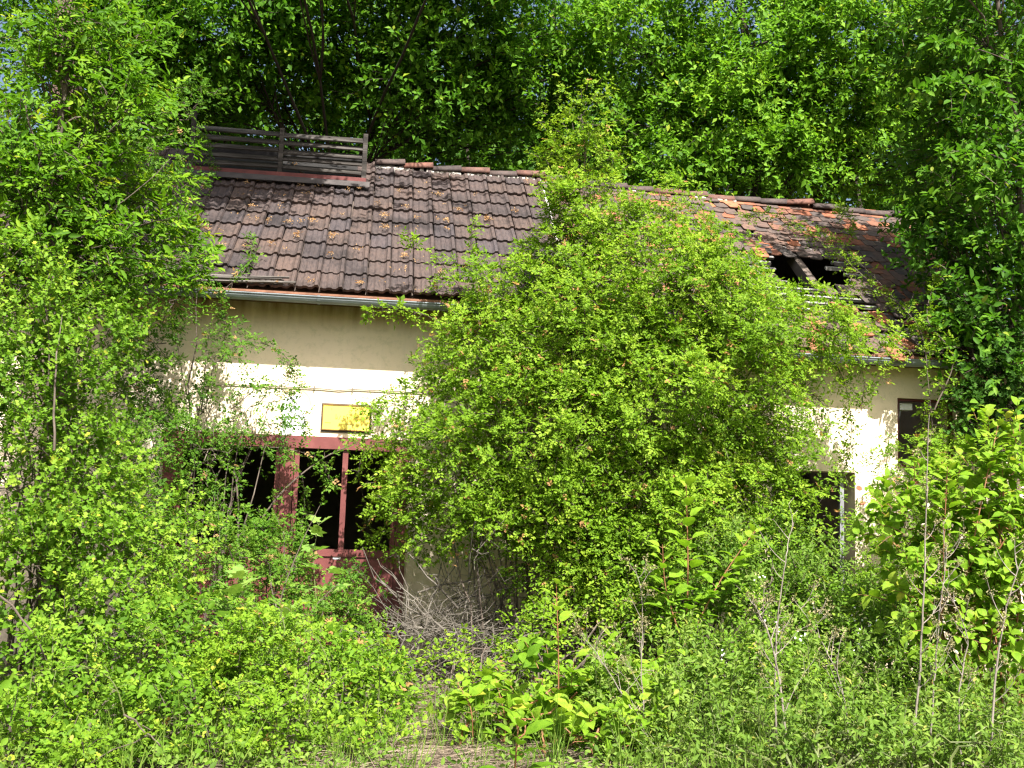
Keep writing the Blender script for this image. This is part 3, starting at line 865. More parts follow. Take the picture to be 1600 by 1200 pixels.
for bx, bz, bw, bh, rot in (((4.13, -0.72, 2.16)[0], (4.13, -0.72, 2.16)[2], .045, .03, .5), ((4.17, -0.72, 1.98)[0], (4.17, -0.72, 1.98)[2], .05, .025, -.2), ((4.79, -0.72, 2.37)[0], (4.79, -0.72, 2.37)[2], .08, .03, .06), ((4.84, -0.72, 2.26)[0], (4.84, -0.72, 2.26)[2], .06, .03, -.05)):
    pts = [(bw * math.cos(a) * random.uniform(.75, 1.1), bh * math.sin(a) * random.uniform(.75, 1.1)) for a in [k * math.pi / 4 for k in range(8)]]
    mt = Matrix.Translation((bx, WY2, bz)) @ Matrix.Rotation(rot, 4, 'Y')
    v = [tuple(mt @ Vector((a, -.004, b))) for a, b in pts] + [tuple(mt @ Vector((a * 1.15, .03, b * 1.15))) for a, b in pts]
    MB().raw(v, [tuple(range(8)), tuple(reversed(range(8, 16)))] + [((k + 1) % 8, k, 8 + k, 8 + (k + 1) % 8) for k in range(8)]).build('brick', M['brick'], rw)

# blossom litter caught in the tile pans
lv, lf_ = [], []
for k, s in enumerate(courses):
    for i in range(ncol + 1):
        x = XJ - 0.15 - i * TW
        if not -4.5 < x < XJ: continue
        dens = 0.62 if -3.6 < x < -0.6 and 1.2 < s < 4.4 else 0.25
        if random.random() > dens: continue
        for c in range(random.choice((1, 1, 2))):
            cx_, cs_ = x + random.choice((-0.08, 0.03)) + random.gauss(0, .012), s - random.uniform(.03, .22)
            for q in range(random.choice((3, 5, 8, 12, 20, 28))):
                a = random.uniform(0, math.pi); L = random.uniform(.012, .028); w = .006
                px, ps = cx_ + random.gauss(0, .026), cs_ + random.gauss(0, .034)
                hh = .080 + random.uniform(0, .02)
                t = [(px - L * math.cos(a), ps - L * math.sin(a)), (px + w * math.sin(a), ps - w * math.cos(a)), (px + L * math.cos(a + .5), ps + L * math.sin(a + .5)), (px - w * math.sin(a), ps + w * math.cos(a))]
                b = len(lv)
                lv += [tuple(roof_pt(u, v_, hh + (.008 if j % 2 else 0))) for j, (u, v_) in enumerate(t)]
                lf_ += [(b, b + 1, b + 2), (b, b + 2, b + 3)]
o = MB().raw(lv, lf_).build('fallen_blossom', M['litter'], kind='stuff')
tag(o, 'tan fallen blossom litter caught on the brown roof tiles', 'litter')

# rusty steel column behind the left tree
colm = thing('steel_column', ((-4.72, -1.6, 2.2)[0], -1.6, 0), 'rusty twin-flange steel column rising behind the leafy tree at the picture edge', 'column')
pb, pt_ = np.array((-4.8, -1.6, 2.2)), np.array((-5.1, -1.6, 7.38))
pb = pb + (pb - pt_) / (pb - pt_)[2] * (-pb[2] - .1)
dirv = (pt_ - pb)
for off, w, nm in ((-.075, .10, 'flange'), (.065, .13, 'flange')):
    v = []
    for p in (pb, pt_):
        for ddx, ddy in ((-w / 2, 0), (w / 2, 0), (w / 2, .16), (-w / 2, .16)):
            v.append(p + np.array([off + ddx, ddy, 0]))
    MB().raw(v, [(3, 2, 1, 0), (4, 5, 6, 7), (0, 1, 5, 4), (1, 2, 6, 5), (2, 3, 7, 6), (3, 0, 4, 7)]).build(nm, M['rust'], colm)
v = []
for p in (pb, pt_):
    for ddx, ddy in ((-.03, .06), (.005, .06), (.005, .1), (-.03, .1)):
        v.append(p + np.array([ddx, ddy, 0]))
MB().raw(v, [(3, 2, 1, 0), (4, 5, 6, 7), (0, 1, 5, 4), (1, 2, 6, 5), (2, 3, 7, 6), (3, 0, 4, 7)]).build('web', M['rust'], colm)


# ---------------------------------------------------------------- vegetation engine
UP = np.array([0.0, 0.0, 1.0])
TRIS = [0]


def unit(a):
    return a / (np.linalg.norm(a, axis=-1, keepdims=True) + 1e-9)


TEMPL = {
    'diamond': (np.array([(0, 0, 0), (.45, -.5, .13), (.45, .5, .13), (1, 0, -.03)]), [np.array([(0, 2, 3), (0, 3, 1)])]),
    'oval': (np.array([(0, 0, 0), (.28, -.44, .09), (.66, -.40, .07), (1, 0, -.08), (.66, .40, .07), (.28, .44, .09), (.48, 0, -.01)]),
             [np.array([(0, 6, 2, 1), (6, 3, 2, 2), (0, 5, 4, 6), (6, 4, 3, 3)])]),
    'big': (np.array([(0, 0, 0), (.30, 0, .035), (.62, 0, .01), (1.0, 0, -.16),
                      (.14, -.33, .05), (.40, -.5, .09), (.70, -.36, .03), (.14, .33, .05), (.40, .5, .09), (.70, .36, .03)]),
            [np.array([(0, 1, 4), (1, 5, 4), (1, 2, 5), (2, 6, 5), (2, 3, 6), (0, 7, 1), (1, 7, 8), (1, 8, 2), (2, 8, 9), (2, 9, 3)])]),
    'maple': (np.array([(.12, 0, 0), (0, -.10, .0), (-.10, -.40, .05), (.18, -.33, .04), (.36, -.62, .08), (.48, -.26, .03), (.66, -.28, .05), (1, 0, -.08), (.66, .28, .05), (.48, .26, .03),
                        (.36, .62, .08), (.18, .33, .04), (-.10, .40, .05), (0, .10, 0)]),
              [np.array([(0, i + 1, i) for i in range(1, 13)])]),
    'lobed': (np.array([(0, 0, 0), (.30, -.48, .1), (.42, -.16, .02), (.68, -.40, .08), (1, 0, -.04), (.68, .40, .08), (.42, .16, .02), (.30, .48, .1)]),
              [np.array([(0, 2, 1), (2, 4, 3), (0, 7, 6), (6, 5, 4), (0, 6, 2), (2, 6, 4)])]),
}
TEMPL['blade'] = (np.array([(0, -.5, 0), (0, .5, 0), (.5, .45, .01), (.5, -.45, .01), (1, 0, 0)]), [np.array([(0, 1, 2), (0, 2, 3), (3, 2, 4)])])
TEMPL['oval'] = (TEMPL['oval'][0][:6], [np.array([(0, 3, 2), (0, 2, 1), (0, 5, 4), (0, 4, 3)])])


def leaf_arrays(pos, d, n, L, W, tint, templ):
    T, Fs = TEMPL[templ]
    d = unit(d)
    n = unit(n - d * np.sum(n * d, -1, keepdims=True))
    sd = np.cross(d, n)
    V = pos[:, None, :] + d[:, None, :] * (T[None, :, 0:1] * L[:, None, None]) + sd[:, None, :] * (T[None, :, 1:2] * W[:, None, None]) + n[:, None, :] * (T[None, :, 2:3] * L[:, None, None])
    k = len(T)
    off = (np.arange(len(pos)) * k)[:, None, None]
    F = (off + Fs[0][None]).reshape(-1, Fs[0].shape[1])
    return V.reshape(-1, 3), F, np.repeat(tint, k)


def front_y(x):
    return np.where(x < XJ, WY1, WY2)


def outside(p, pad=0.04):
    """true where a leaf is not inside the building or its roof"""
    x, y, z = p[:, 0], p[:, 1], p[:, 2]
    rz = RIDGE_Z - 0.782 * np.abs(RIDGE_Y - y)
    fy = front_y(x)
    eave = np.where(x < XJ, -0.5, -1.08)
    ez = np.where(x < XJ, 4.16, 3.56)
    inb = (x > XL - .1) & (x < XR + .1) & (y > fy - pad) & (y < BACK) & (z < rz + 0.10)
    ingut = (y > eave - .05) & (y < fy) & (z > ez - .12) & (z < rz + .10) & (x > XL) & (x < XR)
    return ~(inb | ingut) & (z > 0.0)


def ell_area(a, b, c):
    p = 1.6
    return 4 * math.pi * ((a ** p * b ** p + a ** p * c ** p + b ** p * c ** p) / 3) ** (1 / p)


def blob_twigs(blobs, dens, clump_r, twig_len, out=.6, up=.35, rnd=.6, shell=.35, twig_spread=.55):
    """twigs gathered in clumps through the volume of each blob (x, y, z, rx, ry, rz[, density factor])"""
    bases, dirs, lens, ct, nrm, centres = [], [], [], [], [], []
    for b in blobs:
        c, r = np.array(b[:3]), np.array(b[3:6])
        f = b[6] if len(b) > 6 else 1.0
        A = ell_area(*r)
        nt_ = max(6, int(dens * A * f))
        nc = max(4, int(A / (clump_r ** 2 * 2.6)))
        dd = unit(rng.normal(size=(nc, 3)))
        fac = shell + (1 - shell) * rng.random(nc) ** .55
        ph = rng.random(3) * 6.28
        fac = fac * (1 + .16 * np.sin(dd[:, 0] * 5 + ph[0]) * np.sin(dd[:, 2] * 6 + ph[1]) + .10 * np.sin(dd[:, 1] * 9 + ph[2]))
        cc = c + dd * r * fac[:, None]
        ctint = rng.normal(0, 1, nc)
        csize = .4 + 1.1 * rng.random(nc)
        w = csize ** 2; w /= w.sum()
        idx = rng.choice(nc, nt_, p=w)
        # twigs sit on the upper and outer side of each clump, a quarter of them fills the blob's inside
        cd = rng.normal(size=(nt_, 3)); cd[:, 2] += .55
        cd = unit(unit(cd) + .45 * unit(dd[idx] / r))
        bs = cc[idx] + cd * (clump_r * csize[idx] * (.35 + .75 * rng.random(nt_) ** .6))[:, None]
        inn = rng.random(nt_) < .14
        fill = c + unit(rng.normal(size=(nt_, 3))) * r * (.85 * rng.random((nt_, 1)) ** .4)
        bs = np.where(inn[:, None], fill, bs)
        o_ = unit((bs - c) / r)
        dr = unit(.45 * cd + out * .5 * o_ + up * UP + rnd * rng.normal(size=(nt_, 3)) * .5)
        bases.append(bs); dirs.append(dr); lens.append(twig_len * (.45 + .75 * rng.random(nt_))); ct.append(ctint[idx]); nrm.append(unit(.6 * cd + .5 * o_))
        centres.append((c, cc))
    return np.concatenate(bases), np.concatenate(dirs), np.concatenate(lens), np.concatenate(ct), np.concatenate(nrm), centres


def twig_leaves(base, dr, ln, ct, k, L, aspect, templ, compound=0, droop=.25, face=.55, sizevar=.42, tip_young=.3, tint0=.45, keep=True, side=.8, rachis=1.9, cn=None):
    n = len(base)
    t = (np.arange(k) + .4)[None, :] / k + rng.uniform(-.5, .5, (n, k)) / k * .7
    pos = base[:, None] + dr[:, None] * (ln[:, None] * t)[..., None] - UP * (droop * ln[:, None] * t ** 2)[..., None]
    ref = np.array([.3, .2, .93])
    a = unit(np.cross(dr, ref)); b = np.cross(dr, a)
    ang = (np.arange(k) * 2.4)[None, :] + rng.uniform(-.6, .6, (n, k)) + rng.uniform(0, 6.28, (n, 1))
    perp = a[:, None] * np.cos(ang)[..., None] + b[:, None] * np.sin(ang)[..., None]
    ld = unit(dr[:, None] * .55 + perp * side + rng.normal(size=(n, k, 3)) * .2 - UP * .08)
    nor = unit(UP * .40 + SUNV * .45 + (0 if cn is None else cn[:, None] * .35) + rng.normal(size=(n, k, 3)) * face)
    sz = L * (1 - sizevar + sizevar * 2 * rng.random((n, k)) * .9) * (1.05 - .35 * t)
    tint = np.clip(tint0 + ct[:, None] * .13 + rng.normal(0, .11, (n, k)) + tip_young * (t - .5), 0.02, .97)
    tint = np.where(rng.random((n, k)) < .018, 1.0, tint)
    pos, ld, nor, sz, tint = pos.reshape(-1, 3), ld.reshape(-1, 3), nor.reshape(-1, 3), sz.ravel(), tint.ravel()
    if compound:
        m = compound
        sd = unit(np.cross(ld, nor))
        P_, D_, N_, S_, T_ = [], [], [], [], []
        npair = m // 2
        for j in range(m):
            term = j == m - 1
            u = 1.0 if term else (.35 + .6 * (j // 2) / max(1, npair)) 
            sg = 0 if term else (1 if j % 2 else -1)
            P_.append(pos + ld * (sz * rachis * u)[:, None] - UP * (sz * .3 * u * u)[:, None])
            D_.append(unit(ld * (1.0 if term else .55) + sd * sg * .85 + rng.normal(size=pos.shape) * .12))
            N_.append(unit(nor + rng.normal(size=pos.shape) * .28))
            S_.append(sz * (1.1 if term else .92) * rng.uniform(.85, 1.1, len(sz)))
            T_.append(np.where(tint > .98, tint, np.clip(tint + rng.normal(0, .04, len(sz)), .01, .97)))
        pos, ld, nor, sz, tint = np.concatenate(P_), np.concatenate(D_), np.concatenate(N_), np.concatenate(S_), np.concatenate(T_)
    if keep:
        m = outside(pos)
        pos, ld, nor, sz, tint = pos[m], ld[m], nor[m], sz[m], tint[m]
    return leaf_arrays(pos, ld, nor, sz, sz * aspect * rng.uniform(.85, 1.15, len(sz)), tint, templ)


def join(arrs):
    V, Fs, T, off = [], [], [], 0
    for v, f, t in arrs:
        V.append(v); Fs.append(f + off); T.append(t); off += len(v)
    return np.concatenate(V), np.concatenate(Fs), np.concatenate(T)


def twig_wood(base, dr, ln, r, droop=.25, every=1):
    base, dr, ln = base[::every], dr[::every], ln[::every]
    m = outside(base)
    base, dr, ln = base[m], dr[m], ln[m]
    n = len(base)
    a = unit(np.cross(dr, np.array([.3, .2, .93]))); b = np.cross(dr, a)
    rings = []
    for t, rr in ((0, r), (.55, r * .75), (1.0, r * .3)):
        c = base + dr * (ln * t)[:, None] - UP * (droop * ln * t * t)[:, None]
        for q in range(3):
            an = q * 2.094
            rings.append(c + (a * math.cos(an) + b * math.sin(an)) * rr)
    V = np.stack(rings, 1).reshape(-1, 3)
    F = []
    for i in range(2):
        for q in range(3):
            F.append((i * 3 + q, i * 3 + (q + 1) % 3, (i + 1) * 3 + (q + 1) % 3, (i + 1) * 3 + q))
    F = (np.arange(n)[:, None, None] * 9 + np.array(F)[None]).reshape(-1, 4)
    return V, F


def bez(p0, p1, p2, n=7, wob=0.0):
    p0, p1, p2 = map(lambda q: np.array(q, float), (p0, p1, p2))
    t = np.linspace(0, 1, n)[:, None]
    p = (1 - t) ** 2 * p0 + 2 * t * (1 - t) * p1 + t * t * p2
    if wob:
        w = rng.normal(size=p.shape) * wob; w[0] = 0; w[-1] = 0
        p = p + w
    return p


def smooth_path(pts, n=14):
    P_ = np.array(pts, float)
    if len(P_) < 3:
        return np.linspace(P_[0], P_[-1], n)
    Q = np.vstack([2 * P_[0] - P_[1], P_, 2 * P_[-1] - P_[-2]])
    out = []
    seg = len(P_) - 1
    for u in np.linspace(0, seg - 1e-6, n):
        i = int(u); t = u - i
        a, b, c, d = Q[i], Q[i + 1], Q[i + 2], Q[i + 3]
        out.append(.5 * (2 * b + (c - a) * t + (2 * a - 5 * b + 4 * c - d) * t * t + (3 * b - a - 3 * c + d) * t ** 3))
    return np.array(out)


def count(name, F):
    TRIS[0] += sum(len(f) * (f.shape[1] - 2) for f in F)


SPEC = {   # leaf kinds: twigs per square metre of blob surface, clump radius, twig length, leaves per twig, leaf length, width ratio, template, leaflets
    'rose': dict(dens=100, clump=.28, tl=.19, k=5, L=.045, asp=.64, t='diamond', cpd=5, droop=.30),
    'rose_dark': dict(dens=84, clump=.20, tl=.18, k=5, L=.042, asp=.64, t='diamond', cpd=5, droop=.35),
    'hawthorn': dict(dens=84, clump=.28, tl=.22, k=8, L=.060, asp=.80, t='lobed', cpd=0, droop=.12),
    'elder': dict(dens=34, clump=.28, tl=.28, k=5, L=.090, asp=.42, t='oval', cpd=5, droop=.22),
    'wood_leaf': dict(dens=34, clump=.60, tl=.55, k=9, L=.150, asp=.58, t='diamond', cpd=0, droop=.25),
    'bright_leaf': dict(dens=42, clump=.50, tl=.50, k=9, L=.135, asp=.55, t='diamond', cpd=0, droop=.22),
    'far_leaf': dict(dens=7, clump=.8, tl=.8, k=8, L=.24, asp=.62, t='diamond', cpd=0, droop=.25),
    'cherry': dict(dens=32, clump=.38, tl=.42, k=9, L=.125, asp=.52, t='oval', cpd=0, droop=.45),
    'ivy': dict(dens=70, clump=.22, tl=.22, k=6, L=.075, asp=.85, t='lobed', cpd=0, droop=.4),
    'dogwood': dict(dens=56, clump=.22, tl=.26, k=6, L=.115, asp=.62, t='big', cpd=0, droop=.2),
    'herb': dict(dens=80, clump=.17, tl=.24, k=8, L=.068, asp=.42, t='diamond', cpd=0, droop=.12),
    'bramble': dict(dens=56, clump=.21, tl=.22, k=5, L=.058, asp=.66, t='oval', cpd=3, droop=.25),
}


def plant(name, label, cat, root, blobs, kind, leaf=None, bark='bark', trunk=None, trunk_r=.05, sprays=(), group=None, wood_every=2, stems=26, stem_r=.012, scale=1.0, tint0=.45, tree=False, face=.30, dens=1.0, up=.35, big_limbs=(), stem_frac=.4):
    root = tuple(root)
    sp = SPEC[kind]
    leafm = M[leaf or kind] if (leaf or kind) in M else M['rose_dark']
    th = thing(name, root, label, cat, group)
    wood = MB()
    arrs, tw = [], []
    if blobs:
        base, dr, ln, ct, cn, centres = blob_twigs(blobs, sp['dens'] * dens, sp['clump'], sp['tl'], up=up)
        arrs.append(twig_leaves(base, dr, ln, ct, sp['k'], sp['L'] * scale, sp['asp'], sp['t'], sp['cpd'], sp['droop'], face=face, tint0=tint0, cn=cn))
        tw.append(twig_wood(base, dr, ln, .0035 if not tree else .006, sp['droop'], wood_every))
        rp = np.array(root, float)
        if trunk is not None:
            tp = smooth_path(trunk, 14)
            tp = tp + np.cumsum(rng.normal(size=tp.shape) * np.array([.05, .05, 0]) * min(1.0, trunk_r * 10), 0)
            wood.tube(tp, list(np.linspace(trunk_r, trunk_r * .35, len(tp))), 8)
        for c, cc in centres:
            if trunk is not None:
                j = int(np.argmin(np.linalg.norm(tp - c, axis=1) + .8 * np.maximum(0, tp[:, 2] - c[2] + .3)))
                j = max(3, j - 2)
                p0 = tp[j]; r0 = trunk_r * (.75 - .4 * j / len(tp))
                lim = bez(p0, (p0 * .45 + c * .55) + np.array([0, 0, .25]), c, 8, .03)
                wood.tube(lim, list(np.linspace(r0 * .6, r0 * .22, 8)), 6)
                src, rr = lim, r0 * .3
            else:
                src, rr = None, stem_r
            nb = min(len(cc), stems if trunk is None else stems)
            for q in cc[rng.permutation(len(cc))[:nb]]:
                if not outside(q[None])[0]: continue
                if src is not None:
                    s0 = src[rng.integers(3, 8)]
                    pth = bez(s0, (s0 + q) / 2 + rng.normal(size=3) * .12, q, 5, .02)
                    wood.tube(pth, list(np.linspace(rr, .004, 5)), 4, cap=False)
                elif rng.random() < stem_frac:
                    s0 = rp + np.array([rng.normal() * .22 + (c[0] - rp[0]) * .45, rng.normal() * .12, 0])
                    s0[2] = -.05
                    s0[1] = min(s0[1], float(front_y(s0[0])) - .12)
                    mid = np.array([s0[0] * .6 + q[0] * .4, s0[1] * .6 + q[1] * .4, q[2] * .85 + .2])
                    pth = bez(s0, mid, q, 9, .025)
                    wood.tube(pth, list(np.linspace(rr, .003, 9)), 5, cap=False)
                else:
                    s0 = c + rng.normal(size=3) * .1
                    pth = bez(s0, (s0 + q) / 2 + rng.normal(size=3) * .08, q, 5, .015)
                    wood.tube(pth, list(np.linspace(rr * .55, .003, 5)), 4, cap=False)
    for pts, r0, nn, tl in big_limbs:
        p = smooth_path(pts, 12)
        p = p + np.cumsum(rng.normal(size=p.shape) * r0 * .9, 0)
        wood.tube(p, list(np.linspace(r0, r0 * .3, 12)), 7)
    for sp_ in sprays:                                       # single canes: (points, radius, twigs per metre, twig length[, leaf scale])
        pts, r0, per_m, tl = sp_[:4]
        sc = sp_[4] if len(sp_) > 4 else 1.0
        p = smooth_path(pts, 18)
        wood.tube(p, list(np.linspace(r0, r0 * .3, 18)), 5)
        seg = np.linalg.norm(np.diff(p, axis=0), axis=1)
        tot = seg.sum()
        n = max(4, int(per_m * tot))
        u = np.sort(rng.random(n) ** .8) * 17
        i = np.minimum(u.astype(int), 16); fr_ = (u - i)[:, None]
        bs = p[i] * (1 - fr_) + p[i + 1] * fr_
        tg = unit(p[i + 1] - p[i])
        dr = unit(tg * .5 + rng.normal(size=(n, 3)) * .65 + UP * .1)
        ln = tl * rng.uniform(.4, 1.1, n)
        ct = rng.normal(0, .5, n)
        arrs.append(twig_leaves(bs, dr, ln, ct, max(2, sp['k'] - 2), sp['L'] * scale * sc, sp['asp'], sp['t'], sp['cpd'], sp['droop'], face=face, tint0=tint0 + .05))
        tw.append(twig_wood(bs, dr, ln, .0028, sp['droop']))
    V, F, T = join(arrs)
    count(name, [F])
    add('crown' if tree else 'foliage', V, [F], leafm, th, T)
    Vt, Ft, off = [], [], 0
    for v, f in tw:
        Vt.append(v); Ft.append(f + off); off += len(v)
    Ft = [np.concatenate(Ft)]
    count(name, Ft)
    add('twigs', np.concatenate(Vt), Ft, M[bark], th, kind='stuff')
    if wood.v:
        wood.build('trunk' if trunk is not None else 'stems', M[bark], th, kind=None if trunk is not None else 'stuff')
        TRIS[0] += len(wood.f) * 2
    print(f'{name:28s} leaf faces {len(F):8d}  total tris {TRIS[0]:9d}')
    return th


# ---------------------------------------------------------------- trees behind the building
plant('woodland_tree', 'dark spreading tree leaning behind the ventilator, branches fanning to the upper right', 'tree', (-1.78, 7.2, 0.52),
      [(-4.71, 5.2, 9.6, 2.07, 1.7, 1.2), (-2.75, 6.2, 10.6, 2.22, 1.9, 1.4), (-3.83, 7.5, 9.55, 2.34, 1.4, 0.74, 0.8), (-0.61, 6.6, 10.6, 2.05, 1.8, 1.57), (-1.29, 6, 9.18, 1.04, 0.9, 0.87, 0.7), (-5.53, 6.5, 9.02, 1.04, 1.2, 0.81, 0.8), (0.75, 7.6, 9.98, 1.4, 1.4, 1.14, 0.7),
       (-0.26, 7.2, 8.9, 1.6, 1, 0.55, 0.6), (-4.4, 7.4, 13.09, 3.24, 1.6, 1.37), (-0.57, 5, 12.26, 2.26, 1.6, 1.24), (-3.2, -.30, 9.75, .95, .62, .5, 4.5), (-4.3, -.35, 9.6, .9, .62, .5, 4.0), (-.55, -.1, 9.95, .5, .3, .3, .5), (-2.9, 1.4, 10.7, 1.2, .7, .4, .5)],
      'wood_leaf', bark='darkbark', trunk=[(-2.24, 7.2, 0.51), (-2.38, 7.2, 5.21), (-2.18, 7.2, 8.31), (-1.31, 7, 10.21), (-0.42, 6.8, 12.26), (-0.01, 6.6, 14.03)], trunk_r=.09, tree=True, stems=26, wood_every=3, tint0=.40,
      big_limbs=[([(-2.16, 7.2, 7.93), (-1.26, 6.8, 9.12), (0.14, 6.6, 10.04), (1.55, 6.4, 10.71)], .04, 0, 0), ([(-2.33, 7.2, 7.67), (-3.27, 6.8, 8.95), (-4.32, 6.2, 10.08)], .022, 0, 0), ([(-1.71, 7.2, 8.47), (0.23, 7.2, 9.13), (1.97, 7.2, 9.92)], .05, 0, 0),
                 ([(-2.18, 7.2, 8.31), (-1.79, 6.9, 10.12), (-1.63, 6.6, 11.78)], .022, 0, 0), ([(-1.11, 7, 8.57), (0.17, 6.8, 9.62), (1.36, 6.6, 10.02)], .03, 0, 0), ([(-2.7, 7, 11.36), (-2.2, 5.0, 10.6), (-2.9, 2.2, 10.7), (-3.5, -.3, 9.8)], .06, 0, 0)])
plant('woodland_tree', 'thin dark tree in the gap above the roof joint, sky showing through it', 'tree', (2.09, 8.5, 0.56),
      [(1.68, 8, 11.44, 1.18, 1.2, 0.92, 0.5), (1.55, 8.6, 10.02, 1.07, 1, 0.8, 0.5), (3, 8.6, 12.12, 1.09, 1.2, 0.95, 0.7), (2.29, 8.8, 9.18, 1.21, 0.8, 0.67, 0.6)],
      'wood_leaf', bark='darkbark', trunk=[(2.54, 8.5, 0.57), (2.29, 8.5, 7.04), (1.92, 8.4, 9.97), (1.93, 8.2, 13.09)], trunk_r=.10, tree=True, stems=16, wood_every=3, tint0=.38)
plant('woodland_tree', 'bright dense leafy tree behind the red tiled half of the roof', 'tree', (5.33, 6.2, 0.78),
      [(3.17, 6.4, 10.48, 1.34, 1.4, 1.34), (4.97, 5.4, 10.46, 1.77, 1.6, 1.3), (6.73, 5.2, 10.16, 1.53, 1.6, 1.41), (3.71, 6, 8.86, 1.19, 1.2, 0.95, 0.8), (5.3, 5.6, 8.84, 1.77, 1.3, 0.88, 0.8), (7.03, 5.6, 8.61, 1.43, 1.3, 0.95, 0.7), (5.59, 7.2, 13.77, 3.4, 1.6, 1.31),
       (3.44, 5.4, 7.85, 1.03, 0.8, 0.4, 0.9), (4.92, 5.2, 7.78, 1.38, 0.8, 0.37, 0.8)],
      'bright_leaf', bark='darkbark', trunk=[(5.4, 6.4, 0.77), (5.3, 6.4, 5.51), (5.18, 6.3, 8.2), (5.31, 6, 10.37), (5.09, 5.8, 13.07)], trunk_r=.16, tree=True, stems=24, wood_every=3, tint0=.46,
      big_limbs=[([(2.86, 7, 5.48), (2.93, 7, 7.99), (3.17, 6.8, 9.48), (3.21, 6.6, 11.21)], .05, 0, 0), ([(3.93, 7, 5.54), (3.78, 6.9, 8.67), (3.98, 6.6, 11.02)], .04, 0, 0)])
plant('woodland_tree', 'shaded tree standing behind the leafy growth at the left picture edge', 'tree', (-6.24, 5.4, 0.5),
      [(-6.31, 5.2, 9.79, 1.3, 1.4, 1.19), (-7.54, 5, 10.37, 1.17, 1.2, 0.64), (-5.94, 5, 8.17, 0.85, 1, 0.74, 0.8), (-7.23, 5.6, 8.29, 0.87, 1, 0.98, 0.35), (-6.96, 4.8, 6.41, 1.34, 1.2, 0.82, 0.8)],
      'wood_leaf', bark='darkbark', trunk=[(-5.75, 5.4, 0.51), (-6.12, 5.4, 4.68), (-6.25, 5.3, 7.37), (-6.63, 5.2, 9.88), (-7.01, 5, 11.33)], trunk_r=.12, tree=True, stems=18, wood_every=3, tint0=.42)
plant('cherry_tree', 'shady cherry-like tree with drooping leaves at the right picture edge', 'tree', (6, -0.9, 0.59),
      [(5.91, -0.6, 7.98, 0.9, 1, 0.9), (6.2, -0.8, 6.65, 0.72, 1, 0.88), (6.01, 0.2, 7.53, 0.61, 0.8, 0.78), (5.94, -0.9, 5.37, 0.79, 0.9, 0.79), (6.23, 0.8, 6.11, 0.62, 0.6, 0.71, 0.8), (6.05, -1, 9.26, 1.13, 1.1, 0.65, 0.6), (4.59, -1.5, 8.9, 0.77, 0.8, 0.38, 0.5), (5.89, -1.2, 4.2, 0.61, 0.7, 0.68), (5.42, -1.2, 4.56, 0.53, 0.5, 0.61), (5.52, -0.6, 5.26, 0.48, 0.5, 0.56), (5.2, -1.4, 3.68, 0.37, 0.35, 0.44)],
      'cherry', trunk=[(6.16, -0.9, 0.6), (6.15, -0.9, 3.48), (6.18, -0.8, 5.91), (5.97, -0.8, 7.9), (5.77, -0.9, 9.54)], trunk_r=.055, tree=True, stems=22, wood_every=2, tint0=.40,
      sprays=[([(5.72, -1.6, 7.2), (4.98, -1.9, 7.2), (4.33, -2.1, 7.13)], .008, 16, .16), ([(5.7, -1.6, 6.72), (4.76, -2, 6.72), (4.13, -2.2, 6.51)], .008, 16, .16), ([(5.75, -1.5, 5.98), (5.09, -1.8, 6.02), (4.52, -2, 5.87)], .008, 14, .16)])
plant('ivy_thicket', 'dark ivy hanging over the shaded right end of the wall', 'ivy', (5.63, -1.1, 0.46),
      [(5.53, -1.25, 3.71, 0.53, 0.35, 0.68), (5.56, -1.3, 2.81, 0.52, 0.35, 0.52), (5.43, -0.6, 4.77, 0.4, 0.3, 0.56, 0.8), (5.79, -1.2, 3.05, 0.45, 0.4, 0.6), (5.22, -1.1, 3.87, 0.3, 0.3, 0.46, 0.7)],
      'ivy', bark='darkbark', stems=14, tint0=.42)

plant('woodland_tree', 'shaded tree filling the gap behind the cherry-like tree at the upper right', 'tree', (8.59, 5, 0.93),
      [(8.28, 4.6, 10.52, 1.27, 1.3, 1.27), (9.87, 4.8, 10.02, 1.17, 1.3, 1.41), (8.6, 4.8, 8.46, 1.27, 1.1, 0.81), (9.04, 4.6, 12.07, 1.52, 1.3, 0.7)],
      'wood_leaf', bark='darkbark', trunk=[(8.7, 5.2, 0.93), (8.78, 5.2, 5.5), (8.83, 5.1, 8.46), (8.76, 5, 11.25)], trunk_r=.12, tree=True, stems=16, wood_every=3, tint0=.42)

